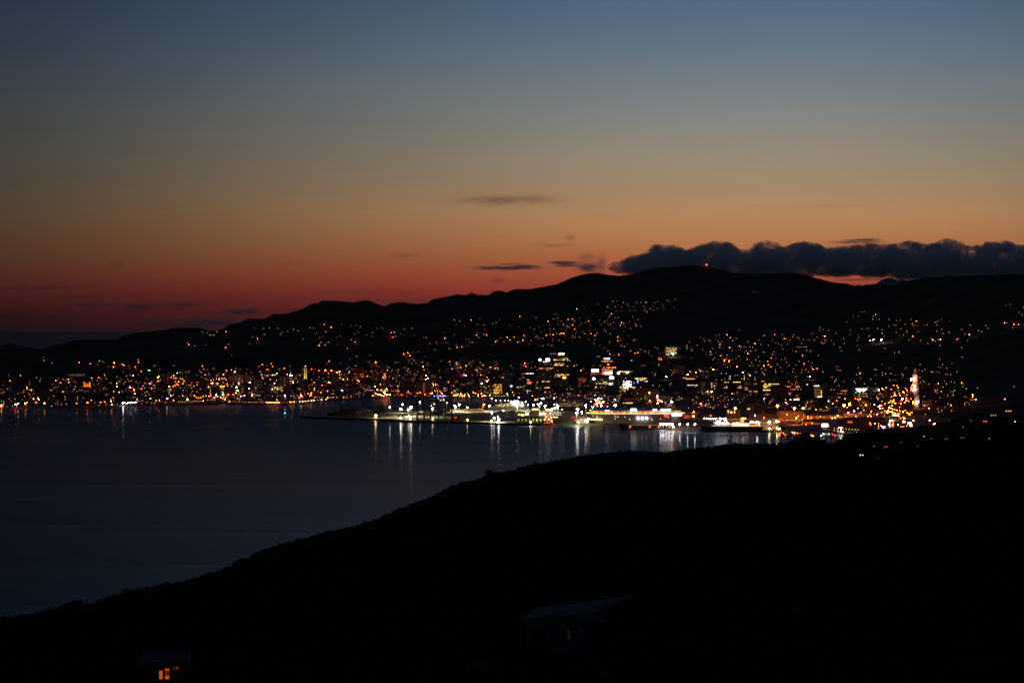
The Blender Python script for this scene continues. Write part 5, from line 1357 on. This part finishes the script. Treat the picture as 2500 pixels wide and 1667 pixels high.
panel(2000, 700, 3.734, """8,372,o1 38,390,o1 50,450,w2 22,510,a1 45,515,o2 50,490,w1 112,490,w1 223,472,w1 287,397,a2 280,438,o2 358,438,o2 347,487,w1 350,533,o2 250,322,w2 313,270,w1 358,267,o2 378,230,w1 410,230,w1 515,252,o2 493,267,w1 547,295,w1
487,295,w1 497,478,W3 487,485,W2 465,490,w2 565,485,W4 455,450,w1 388,382,w1 430,380,r1 450,380,o1 605,558,r1 590,558,o1 637,297,w1 703,312,a1 743,303,w1 633,357,w1 682,348,w1 700,350,w1 837,297,a2 885,312,a3 898,315,o1
783,340,w1 845,345,a1 855,350,a1 890,357,o1 870,357,o1 958,347,o2 848,335,w1 1057,323,w1 797,402,w1 803,415,w1 745,382,w1 853,452,o2 820,483,w1 923,492,w1 1020,470,w1 1033,485,w2 1088,480,w1 1103,480,w2 1117,387,w1
1127,427,w1 1290,385,o2 1303,388,o1 1270,470,r2 1258,478,o2 1352,492,w1 1328,432,w1 1370,437,y2 1455,397,w1 1483,410,w1 1518,352,w1 1537,380,w1 1378,350,w1 1100,535,w1 1690,328,a2 1710,328,a1 1772,345,o3 1775,330,o1
1818,343,o2 1765,370,w1 1742,162,a1 1703,168,r1 1825,235,w1 1850,255,w1 1865,190,w2 1303,640,w1 33,777,o1 192,762,w1 358,738,w1 370,790,a2 605,792,c1 655,792,c1 920,710,w1 470,843,y1 155,847,c1 143,865,c1
180,902,w1 1125,708,w1 1105,735,a1 1095,783,o1 1020,775,w1 1035,775,w1 963,752,w1 1153,798,o1 1170,798,o1 1197,800,w1 1257,775,w1 1003,887,o1 1085,880,w2 1143,860,o1 1160,885,w1 1130,915,w1 1233,873,w1 1235,945,w1
1295,875,a2 1313,885,a1 1310,910,w1 1052,930,o2 1060,937,o1 958,1000,w1 1012,1035,o1 1170,990,w1 1200,1080,o2 1147,1098,o1 960,1080,o2 1003,1107,w2 1090,1140,w1 1117,1130,w1 1397,980,a2 1397,990,a2 1398,1003,a2
1383,1028,w1 1400,1028,o1 1425,1025,r3 1325,1003,o1 1340,1003,o1 1325,1075,w1 1370,1070,w1 1445,922,w1 1775,910,w1 1695,1023,o2 1687,1025,w1 968,1163,w1 858,1218,w2 1007,1217,w2 1050,1247,w3 1040,1250,r3 1075,1252,r3
1035,1270,r2 320,860,y1 330,880,y1 1340,930,w1 1350,1050,o1 1330,1060,w1 900,820,w1 920,825,w1 940,770,w1 1100,660,w1""")
panel(2000, 880, 5.6, """1018,337,a2 1058,342,o2 1080,370,a2 1175,380,o2 1202,405,a2 985,393,o2 910,372,a2 893,397,a1 870,393,a2 853,378,o2 810,403,W3 1005,420,a3 1020,425,a2 1030,440,o2 1030,460,a2 1028,480,o3 988,495,o2 1022,540,a2 1015,560,a2
1000,578,o2 970,552,a2 965,570,o2 950,580,a2 898,593,a2 990,620,a2 828,615,a3 808,632,a3 828,655,a3 868,655,a2 950,643,a3 983,655,a2 1002,663,a2 1030,672,a2 1065,680,a2 1102,688,a2 1140,700,a3 1202,715,a2 1225,730,a3
1238,743,a2 895,690,o2 935,695,W4 930,705,w3 968,698,a2 1002,710,a2 1030,718,a2 1065,728,a2 920,715,o2 1195,470,o2 1190,490,a2 1190,510,o2 1188,530,o2 1185,550,a2 1222,482,a2 1212,523,o1 1258,525,o2 1218,555,a2
1280,560,o3 1165,575,a2 1118,587,a2 1145,430,a3 1158,440,o2 1210,432,a1 1103,472,a2 1132,520,w3 1155,577,a1 1005,745,a3 1022,747,w3 1040,750,w3 1055,752,a3 1070,755,a3 1088,760,o2 1155,792,w3 1140,835,p3
1215,855,w3 1240,852,w3 1240,888,w3 1265,895,w2 1073,880,w2 1290,822,w2 755,865,w2 815,830,w2 812,860,y1 812,880,y1 812,900,y1 812,925,y1 400,832,a3 420,848,a3 290,920,v4 267,925,y3 290,963,w3 317,992,w2 510,980,w2
247,757,a3 217,785,w2 172,788,w2 255,1047,r2 205,1038,w1 700,603,w1 755,603,w2 790,735,w2 1510,820,w2 803,525,o2 707,517,r1 665,360,w1 430,527,w2 490,523,o2 525,527,a2 560,530,a2 585,543,a1 345,523,a2 540,570,a1
128,555,y2 240,550,o2 1108,905,r2 1140,903,r2 1158,903,r1 1050,480,r2 1100,585,o1 1040,575,o1 1090,577,o1 1210,545,a1 1500,322,o1""")
panel(2000, 880, 5.6, """1255,245,r3 1295,250,w4 1300,265,w3 1315,240,r3 1255,272,w2 1268,340,o2 1300,345,w3 1285,325,o2 1262,375,r3 1300,395,v3 1310,400,w3 1275,410,o2 1255,400,r2 1340,575,w4 1355,558,p2 1300,290,w1 1295,375,o2 1270,400,r2""")
NT_TOWER = 18
# random fill of small lights in the dense parts of the town
def fill(u0, u1, v0, v1, n, codes, sizes=(1, 1, 1, 2)):
    for _ in range(n):
        PTS.append((random.uniform(u0, u1), random.uniform(v0, v1), random.choice(codes), random.choice(sizes)))
TOWER = PTS[-NT_TOWER:]
PTS_ALL = [(u, v, c, (s_ - 1 if (v < 880 and (s_ == 3 or (s_ == 2 and random.random() < .5))) else s_)) for (u, v, c, s_) in PTS[:-NT_TOWER]] + TOWER
PTS = PTS_ALL
PTS = PTS[:-NT_TOWER]
random.seed(77)
fill(0, 300, 915, 988, 35, 'ooowa'); fill(300, 560, 905, 978, 60, 'ooowac'); fill(540, 860, 905, 975, 110, 'ooowwacy'); fill(860, 1240, 895, 966, 120, 'ooowaacy')
fill(1240, 1560, 890, 975, 60, 'wwaoc', (1,)); fill(1560, 2000, 890, 1000, 80, 'wwoac', (1,)); fill(2000, 2330, 880, 1015, 60, 'oowwa', (1,))
fill(1240, 1560, 760, 840, 16, 'wwoa', (1,)); fill(1700, 2200, 800, 880, 25, 'wwoc', (1,))
fill(1900, 2200, 985, 1042, 45, 'ooa', (1, 2)); fill(2060, 2235, 975, 1040, 40, 'ooa', (2, 2, 3)); fill(250, 1240, 900, 975, 160, 'oowwa', (1,)); fill(1300, 1960, 920, 990, 90, 'oowwa', (1,)); fill(0, 400, 930, 990, 40, 'ooaw', (1,)); fill(2170, 2380, 780, 850, 14, 'wwo', (1,)); fill(545, 830, 975, 982, 10, 'wwo', (1,)); fill(1000, 1240, 958, 966, 14, 'wao', (1, 2))

CNAME = {'o': 'orange', 'a': 'amber', 'w': 'warm white', 'W': 'white', 'c': 'cold white', 'v': 'violet white', 'y': 'yellow', 'r': 'red', 'g': 'green', 'b': 'blue', 'p': 'pink', 'G': 'lime'}
SNAME = {1: 'faint', 2: 'small', 3: 'bright', 4: 'dazzling'}
# houses -------------------------------------------------------------
M_WB = mat_plain("weatherboard", (.42, .40, .36), .8, .15, .3)
M_IRON = mat_plain("roof_iron", (.12, .10, .10), .6, .2, .3)
HW = []
for (a, b_, h) in ((11, 9, 4.6), (13, 8, 3.4), (9, 9, 6.2)):
    m = MB(); m.box(-a / 2, a / 2, -b_ / 2, b_ / 2, -4, h)
    r_ = MB(); r_.gable(-a / 2 - .5, a / 2 + .5, -b_ / 2 - .5, b_ / 2 + .5, h, h + 2.3)
    HW.append((a, b_, h, m.mesh("wall", M_WB), r_.mesh("roof", M_IRON)))
def house(u, v, code, s_):
    a, b_, h, wm, rm = random.choice(HW)
    p = ground(u, v)
    z = h * .45 if s_ < 3 else h * .5
    p = ground(u, v + (z + .8) * F / p.y)
    t = link("house", None, None, p)
    t['category'] = "house"; t['group'] = "houses scattered over the hills"
    link("wall", wm, t); link("roof", rm, t)
    x = random.uniform(-a / 2 + 2, a / 2 - 2)
    ww = {1: random.choice((1.8, 2.4, 3.2)), 2: 3.0, 3: 4.5, 4: 6}[s_]
    st = {1: random.choice((.14, .28, .5, 1.0)), 2: 2.6, 3: 10, 4: 20}[s_]
    link("window", win_mesh(ww, 1.8 if s_ < 3 else 2.6, code, st), t, (0 if abs(x) < 1 else x * .5, -b_ / 2 - .13, z - .4))
    if random.random() < .35:
        link("window", win_mesh(1.6, 1.4, 'w', random.choice((.3, .6, 1))), t, (-x * .6, -b_ / 2 - .13, .8))
    AUTO.append((t, SNAME[s_] + " " + CNAME[code] + " lit house", u, v))
nh = 0
lamps = []
for (u, v, c, s_) in PTS:
    if c in 'wycW' and (v < 925 or (u > 2200)) and v < 1030 and nh < 300 and not (1600 < u < 1660 and s_ >= 3) and random.random() < .92:
        house(u, v, c, s_); nh += 1
    else:
        lamps.append((u, v, c, s_))
# generic low buildings of the town --------------------------------------
random.seed(99)
GB = [(0, 250, 955, 985, 14), (250, 560, 930, 975, 26), (560, 860, 925, 972, 34), (860, 1180, 918, 962, 34), (1240, 1450, 948, 975, 10), (1450, 1660, 962, 992, 10), (1640, 1960, 962, 1000, 34), (1960, 2180, 960, 1008, 22), (1560, 1960, 900, 935, 16), (2180, 2330, 930, 1000, 14), (1000, 1240, 880, 915, 12)]
for (ua, ub, va, vb, n) in GB:
    for k in range(n):
        u = ua + (ub - ua) * (k + random.random()) / n
        v = random.uniform(va, vb)
        w = random.uniform(10, 26)
        h = random.uniform(7, 17) if random.random() < .75 else random.uniform(16, 26)
        nm = random.choice(("apartment_block", "office_block", "warehouse"))
        t = building(u - w / 2, u + w / 2, v - h, v, random.choice(FAC), name=nm, group="low buildings of the town", rot=random.uniform(-.25, .25),
                     scatter_=(random.choice((0, 1, 2, 4, 8)), random.choice('wyaa'), random.choice((.5, 1.0, 2.0))), roof=random.choice(('plant', 'flat', 'gable')), glass=h > 9)

# street lamps ----------------------------------------------------------
def lamp_at(u, v, c, s_, individual=True, base=None):
    h = 10.0 if s_ < 4 else 12.0
    if c in 'r' : h = 6.0
    dq = None
    p = base
    if p is None:
        p = ground(u, v)
        p = ground(u, min(v + h * F / p.y, 1200))
        # lamps near the water keep to the land: fit the pole to the sight line
        hh = (HC - (v - VH) * p.y / F) - p.z
        h = min(max(3.0, round(hh)), 16.0) if abs(hh - h) > 1.5 else h
    return p, h
KN = {'r': 'traffic_signal', 'g': 'traffic_signal'}
cand = []
for (u, v, c, s_) in lamps:
    if 1430 < u < 1500 and v > 965 and v < 1030:           # lamps of the amusement strip, on tall poles
        p = flat(u, v + 14, 3.5)
        cand.append((u, v, c, s_, p, 12.0)); continue
    p, h = lamp_at(u, v, c, s_)
    cand.append((u, v, c, s_, p, h))
for (u, v, c, s_) in TOWER:
    d = apt.y - 3
    p = Vector(((u - U0) / F * d, d, 0)); cand.append((u, v, c, s_, p, None))
key = lambda q: -q[3] + random.random() * .3
roads = [q for q in cand if q[5] is not None]
roads.sort(key=key)
rest = []
nsig = 0
for i, (u, v, c, s_, p, h) in enumerate(roads):
    if i >= 300:
        rest.append((c, s_, p, h)); continue
    nm = KN.get(c, 'street_lamp')
    o = link(nm, lamp_mesh(c, s_, h), None, p, random.uniform(-1, 1))
    o['category'] = "traffic light" if nm != 'street_lamp' else "street lamp"
    o['group'] = "street lamps of the city"
    AUTO.append((o, SNAME[s_] + " " + CNAME[c] + (" traffic signal" if nm != 'street_lamp' else " street lamp"), u, v))
m = MB()
codes, mats = {}, [M_STEEL]
for (c, s_, p, h) in rest:
    if (c, s_) not in codes:
        codes[(c, s_)] = len(mats); mats.append(emi(c, STREN[s_]))
    r = RAD[s_]
    m.bar((p.x, p.y, p.z - 1), (p.x, p.y, p.z + h), .16, 0, 4)
    m.ball((p.x, p.y, p.z + h - r * .2), r, codes[(c, s_)], 6, 4, .8)
tag(m.obj("street_lamps", mats), "the many faint lamps scattered through the town", kind='stuff')
for (u, v, c, s_, p, h) in cand:
    if h is None:
        z = HC - (v - VH) * p.y / F
        q = MB(); q.ball((p.x - apt.x, p.y - apt.y, z - apt.z), RAD[s_] * 1.15, nu=7, nv=4)
        q.obj("facade_lamp", emi(c, STREN[s_]), bpy.data.objects[[o.name for o in bpy.data.objects if o.get('label', '').startswith("tall pale narrow tower")][0]])

# roads that carry the rows of lamps --------------------------------------
M_ROADN = mat_plain("street_asphalt", (.11, .105, .10), .85, .2, .2)
def road(pts, w_, label):
    P3 = []
    for (u, v) in pts:
        g_ = ground(u, v); P3.append(g_ + Vector((0, 0, .35)))
    fine = []
    for a, b_ in zip(P3[:-1], P3[1:]):
        n = max(1, int((b_ - a).length / 40))
        for k in range(n):
            q = a.lerp(b_, k / n)
            uu = U0 + F * q.x / q.y
            i = np.clip(np.searchsorted(US, uu) - 1, 0, NCOL - 1)
            q.z = float(np.interp(q.y, fD[i], fZ[i])) + .6
            fine.append(q)
    fine.append(P3[-1])
    V_, Q_ = [], []
    for k, q in enumerate(fine):
        tdir = (fine[min(k + 1, len(fine) - 1)] - fine[max(k - 1, 0)]); tdir.z = 0
        n_ = Vector((-tdir.y, tdir.x, 0)).normalized() * (w_ / 2)
        V_ += [q - n_, q + n_]
    for k in range(len(fine) - 1):
        Q_.append((2 * k, 2 * k + 2, 2 * k + 3, 2 * k + 1))
    o = link("road", np_mesh("road", [tuple(a) for a in V_], Q_, M_ROADN))
    tag(o, label, kind='structure')
road([(405, 921), (440, 927), (470, 933), (497, 938), (520, 937), (540, 946), (556, 960), (570, 968), (545, 972), (500, 978), (480, 979)], 16, "waterfront street running down to the bright junction")
road([(800, 905), (825, 911), (840, 921), (852, 930), (870, 933), (890, 931)], 14, "short steep street lit amber")
road([(925, 942), (935, 958), (945, 968)], 18, "avenue ending at the red lit junction")
road([(2180, 955), (2184, 970), (2182, 984), (2165, 994), (2150, 1000), (2168, 1001), (2195, 1004), (2220, 1012), (2222, 1018)], 16, "motorway ramp curling under orange lamps")
road([(2213, 960), (2212, 982), (2190, 986), (2176, 984)], 14, "loop of the motorway interchange")
road([(2145, 995), (2165, 1008), (2185, 1015), (2205, 1024), (2222, 1032)], 16, "lower motorway lane")

# ------------------------------------------------------------------ houses on the near hill
M_DWB = mat_plain("dark_weatherboard", (.07, .06, .05), .9, .15, .5)
M_DIRON = mat_plain("dark_roof_iron", (.035, .034, .035), .7, .2, .3)
def near_house(u, v, w_, h_, D_, rot, label, wins, roof='mono', mat=M_DWB, y=None):
    p = fg_ground(u, v)
    t = tag(link("hill_house", None, None, p, rot), label, "house", "houses on the near hill")
    m = MB(); m.box(-w_ / 2, w_ / 2, 0, D_, -4, h_); m.obj("wall", mat, t)
    m = MB()
    if roof == 'mono':
        vs = [(-w_ / 2 - .6, -.8, h_ + .1), (w_ / 2 + .6, -.8, h_ + .1), (w_ / 2 + .6, D_ + .6, h_ + 1.7), (-w_ / 2 - .6, D_ + .6, h_ + 1.7)]
        vs += [(a, b_, c - .22) for a, b_, c in vs]
        m.add(vs, [(0, 1, 2, 3), (7, 6, 5, 4), (0, 4, 5, 1), (1, 5, 6, 2), (2, 6, 7, 3), (3, 7, 4, 0)])
    else:
        m.gable(-w_ / 2 - .6, w_ / 2 + .6, -.6, D_ + .6, h_, h_ + 2.2)
    m.obj("roof", M_DIRON, t)
    for (x, z, ww, hh, c, s_) in wins:
        f_ = MB(); f_.box(x - ww / 2 - .08, x + ww / 2 + .08, -.1, -.01, z - .08, z + hh + .08)
        fo = f_.obj("window", M_DIRON, t)
        g_ = MB(); g_.box(x - ww / 2, x + ww / 2, -.14, -.1, z, z + hh)
        g_.obj("pane", emi(c, s_, False) if c else M_GLASS, fo)
    return t
near_house(404, 1661, 10, 4.2, 8, .12, "house low on the near slope with tall windows glowing orange", [(-1.0, .4, .75, 1.9, 'a', .40), (.35, .4, .85, .75, 'o', .6), (.35, 1.2, .85, .95, 'o', .10), (.35, 2.2, 1.0, .55, 'o', .38), (1.9, 2.3, .3, .9, 'a', .05), (2.55, 2.5, .5, .7, 'o', .14)])
M_PROOF = mat_plain("pale_roof_sheet_near", (.085, .085, .085), .8, .2, .3)
M_PWALL = mat_plain("pale_weatherboard_near", (.11, .105, .095), .9, .15, .5)
def big_house():
    p = fg_ground(1362, 1592)
    k = F / p.y
    X = lambda u: (u - U0) / k - p.x
    Zz = lambda v: HC - (v - VH) / k - p.z
    t = tag(link("hill_house", None, None, p), "wide unlit house near the camera under a long slanting pale roof edge", "house", "houses on the near hill")
    m = MB(); m.prism([(X(1282), 0), (X(1440), 0), (X(1470), 12), (X(1312), 12)], -4, Zz(1512)); m.obj("wall", M_PWALL, t)
    m = MB()
    vs = [(X(1276), -.6, Zz(1512)), (X(1446), -.6, Zz(1497)), (X(1560), 15, Zz(1470) + .3), (X(1300), 13, Zz(1512) + 1.3)]
    top = [(a_, b_, c_ + .3) for a_, b_, c_ in vs]
    m.add(vs + top, [(0, 3, 2, 1), (4, 5, 6, 7), (0, 1, 5, 4), (1, 2, 6, 5), (2, 3, 7, 6), (3, 0, 4, 7)]); m.obj("roof", M_PROOF, t)
    m = MB(); m.box(X(1441), X(1475), 2.0, 11.5, -3, Zz(1522)); m.obj("annex", M_DWB, t)
    for (ua, ub) in ((1297, 1331), (1369, 1412)):
        f_ = MB(); f_.box(X(ua) - .1, X(ub) + .1, -.1, -.01, Zz(1562), Zz(1535)); fo = f_.obj("window", M_DIRON, t)
        q = MB(); q.box(X(ua), X(ub), -.14, -.1, Zz(1561), Zz(1536)); q.obj("pane", M_GLASS, fo)
    q = MB(); q.box(X(1385), X(1392), -.2, -.15, Zz(1561), Zz(1537)); q.obj("curtain_gap", emi('y', .008, False), t)
big_house()
for (u, v, c, s_, n, lab) in ((2103, 1112, 'y', 1.8, 2, "small house with a pair of yellow windows below the near crest"), (2163, 1092, 'o', 1.4, 2, "small house with two orange lit windows on the dark near slope"),
                        (2256, 1066, 'a', 1.8, 1, "house with one long amber window on the near crest"), (2145, 1118, 'r', .3, 1, "house showing one dim reddish window low on the near slope"),
                        (2274, 1072, 'w', .3, 1, "dim house beside the amber lit one"), (2310, 1073, 'w', .35, 2, "dim house with two faint windows right of the amber lit one"), (2349, 1070, 'w', .4, 2, "dim house farther along the near crest"),
                        (2415, 1072, 'w', .9, 1, "lone house with one white window on the dark slope near the edge"), (2134, 1090, 'c', .3, 1, "faintly lit house between the yellow and the orange windows"),
                        (2200, 1080, 'w', .25, 1, "barely lit house on the near slope above the orange windows"), (2351, 1043, 'w', .8, 1, "small house with a white lamp under the near crest"),
                        (2370, 1028, 'a', .9, 1, "house near the crest with an amber window"), (2405, 1029, 'o', 2.2, 2, "house with a glowing orange porch on the near crest"),
                        (2425, 1014, 'y', 1.5, 3, "house with three yellow windows in a row on the upper crest"), (2462, 1004, 'a', 2.5, 3, "topmost near house with a bright amber row"), (2478, 1030, 'w', 3, 1, "house with one brilliant white window close to the edge"),
                        (2452, 978, 'o', 1.5, 2, "high house with two orange windows close to the edge"), (2240, 1090, 'w', .2, 1, "nearly dark house far down the near slope")):
    px = fg_ground(u, v + 3)
    near_house(u, v + 3, 8, 3.4, 7, random.uniform(-.2, .2), lab, [((k - (n - 1) / 2) * 2.6, 1.2, 1.2, .9, c, s_ * (1.3 if s_ > 1.6 else .6)) for k in range(n)], 'gable')
# two cars parked by the near house
M_CARP = mat_plain("car_paint_grey", (.022, .022, .024), .7, .05, 1, metal=0, spec=.1)
def car(u, v, rot, label):
    p = fg_ground(u, v)
    t = tag(link("parked_car", None, None, p, rot), label, "car", "cars parked beside the near house")
    m = MB(); m.box(-2.1, 2.1, -.85, .85, .35, .85)
    vs = [(-1.3, -.78, .85), (1.6, -.78, .85), (1.6, .78, .85), (-1.3, .78, .85), (-.7, -.65, 1.4), (1.1, -.65, 1.4), (1.1, .65, 1.4), (-.7, .65, 1.4)]
    m.add(vs, [(4, 5, 6, 7), (0, 1, 5, 4), (1, 2, 6, 5), (2, 3, 7, 6), (3, 0, 4, 7)])
    m.obj("body", M_CARP, t)
    m = MB(); m.box(-.9, 1.2, -.80, -.76, .92, 1.3); m.obj("side_window", M_GLASS, t)
    for x in (-1.35, 1.35):
        for y in (-.8, .8):
            m = MB(); m.bar((x, y - .1, .32), (x, y + .1, .32), .32, n=10); m.obj("wheel", M_BLACK, t)
car(1162, 1634, .2, "grey parked car farther from the unlit house")
car(1206, 1630, .1, "grey parked car closer to the unlit house")

# ------------------------------------------------------------------ cloud bank over the ridge
random.seed(4)
CT = [(1478, 652), (1500, 648), (1515, 640), (1530, 630), (1545, 624), (1560, 624), (1585, 618), (1600, 598), (1615, 597), (1640, 598), (1660, 606), (1680, 610), (1700, 601), (1720, 596), (1745, 588), (1765, 589), (1785, 596), (1800, 608), (1825, 612), (1840, 608),
      (1855, 590), (1870, 588), (1885, 590), (1898, 602), (1915, 604), (1932, 596), (1950, 592), (1975, 591), (2000, 596), (2022, 606), (2040, 602), (2060, 601), (2100, 597), (2140, 595), (2180, 597), (2205, 590), (2220, 587), (2235, 590), (2250, 597), (2275, 594), (2290, 593), (2300, 585), (2315, 582),
      (2330, 585), (2345, 595), (2370, 601), (2400, 597), (2420, 589), (2450, 588), (2465, 592), (2485, 600), (2500, 597), (2600, 590), (2800, 600), (3200, 596)]
CBt = [(1478, 668), (1530, 668), (1600, 672), (1700, 690), (1880, 690), (1940, 676), (2000, 673), (2150, 675), (2230, 682), (2300, 700), (3200, 710)]
DC = 11900.0
import bmesh
def puff(seed, sub):
    bm = bmesh.new(); bmesh.ops.create_icosphere(bm, subdivisions=sub, radius=1.0)
    for v_ in bm.verts:
        p_ = v_.co.copy()
        k = 1 + .30 * noise.noise(p_ * 1.6 + Vector((seed, 0, 0))) + .16 * noise.noise(p_ * 4 + Vector((seed, 3, 0))) + .07 * noise.noise(p_ * 9 + Vector((seed, 3, 7)))
        v_.co = p_ * k
    V0 = np.array([v_.co[:] for v_ in bm.verts]); T0 = np.array([[q.index for q in f_.verts] for f_ in bm.faces]); bm.free()
    return V0, T0
PF = [puff(k * 2.9, 3) for k in range(7)]
Vs, Ts, n = [], [], 0
pxm = DC / F
u = 1528.0
while u < 2900:
    vt = float(pl(CT, u)); vb = float(pl(CBt, u))
    span = vb - vt
    for k in range(5):
        r = min(span * .5, random.uniform(6, 22) if k else random.uniform(4, 13)) * pxm
        rp = r / pxm
        r *= 1.18
        v = vt + rp * .92 if k == 0 else random.uniform(vt + rp * 1.0, max(vt + rp * 1.0, vb - rp * .55))
        uu = u + random.uniform(-6, 6)
        d = DC + random.uniform(-260, 260)
        c_ = np.array([(uu - U0) / F * d, d, HC - (v - VH) * d / F])
        V0, T0 = PF[random.randrange(7)]
        sx = random.uniform(1.1, 1.7) if k else random.uniform(1.0, 1.25)
        Vs.append(V0 * np.array([r * sx, r * random.uniform(.9, 2.0), r * (.8 if k else .95)]) + c_); Ts.append(T0 + n); n += len(V0)
    u += 4.5
for _ in range(46):           # torn scraps at the windward end
    uu = 1488 + 75 * random.random() ** 1.2
    vt = float(pl(CT, uu)); v = random.uniform(vt - 3, 666)
    r = random.uniform(2.5, 8) * pxm
    d = DC + random.uniform(-60, 60)
    V0, T0 = PF[random.randrange(7)]
    Vs.append(V0 * np.array([r * random.uniform(1.0, 2.4), r, r * .7]) + np.array([(uu - U0) / F * d, d, HC - (v - VH) * d / F])); Ts.append(T0 + n); n += len(V0)
mc = bpy.data.materials.new("cloud_vapour"); mc.use_nodes = True
nt = mc.node_tree
for q in list(nt.nodes): nt.nodes.remove(q)
pv = nt.nodes.new('ShaderNodeVolumePrincipled')
pv.inputs['Color'].default_value = (.97, .97, .97, 1)
pv.inputs['Anisotropy'].default_value = .0
mc.cycles.volume_step_rate = .2
g = nt.nodes.new('ShaderNodeNewGeometry')
tn = nt.nodes.new('ShaderNodeTexNoise'); tn.inputs['Scale'].default_value = .013; tn.inputs['Detail'].default_value = 6; tn.inputs['Roughness'].default_value = .68; tn.inputs['Distortion'].default_value = .8
nt.links.new(g.outputs['Position'], tn.inputs['Vector'])
nt.links.new(ramp(nt, tn.outputs['Fac'], [(.39, (.0,) * 3), (.49, (.008,) * 3), (.64, (.045,) * 3)]), pv.inputs['Density'])
ov = nt.nodes.new('ShaderNodeOutputMaterial'); nt.links.new(pv.outputs[0], ov.inputs['Volume'])
print('cloud', len(Vs))
me = np_mesh("cloud_bank", np.concatenate(Vs), np.concatenate(Ts), mc)
cb = link("cloud_bank", me)
rm = cb.modifiers.new("merge", 'REMESH'); rm.mode = 'VOXEL'; rm.voxel_size = 8.0
dg = bpy.context.evaluated_depsgraph_get()
me2 = bpy.data.meshes.new_from_object(cb.evaluated_get(dg)); me2.name = "cloud_bank"
cb.modifiers.clear(); cb.data = me2
tag(cb, "dark slate cloud bank rolling over the ridge", kind='stuff')

# ------------------------------------------------------------------ labels of everything built in rows
random.seed(3)
def where(u, v, kind):
    h = next(s for lim, s in ((110, "at the far left edge"), (300, "around the orange monastery"), (400, "by the green signal"), (520, "along the waterfront street"), (600, "by the bright junction"), (700, "above the pier lamps"),
        (800, "around the bell tower"), (900, "by the steep amber street"), (980, "by the red lit junction"), (1060, "behind the first crane"), (1150, "behind the tan shed"), (1240, "by the gold lit block"), (1315, "left of the violet signs"),
        (1400, "by the tallest tower"), (1500, "by the blue signed tower"), (1600, "behind the stadium"), (1680, "below the campus building"), (1760, "above the dark ferry"), (1850, "by the banded block"),
        (1950, "above the orange masts"), (2050, "by the striped block"), (2140, "by the green fascia hall"), (2230, "by the motorway ramps"), (2340, "past the lamp-strung tower"), (9999, "near the right edge")) if u < lim)
    r = next(s for lim, s in ((740, "highest slope"), (775, "high slope"), (810, "upper hill"), (845, "mid hill"), (880, "lower hill"), (910, "hill foot"), (935, "upper town"), (955, "mid town"), (975, "lower town"), (1000, "port side"), (9999, "quay side")) if v < lim)
    return r, h
ORD = ["", "second", "third", "fourth", "fifth", "sixth", "seventh", "eighth", "ninth", "tenth", "eleventh", "twelfth", "thirteenth", "fourteenth", "fifteenth", "sixteenth", "seventeenth", "eighteenth", "nineteenth", "twentieth"]
by = {}
for (o, what, u, v) in AUTO:
    r, h = where(u, v, what)
    by.setdefault((what, r, h), []).append((u, o))
for (what, r, h), L_ in by.items():
    L_.sort(key=lambda q: q[0])
    for i, (u, o) in enumerate(L_):
        if len(L_) == 1: lab = f"{what}, {r}, {h}"
        else: lab = f"{'leftmost' if i == 0 else ORD[min(i, 19)] + '-from-left'} {what}, {r}, {h}"
        o['label'] = lab
        if 'category' not in o: o['category'] = "building"
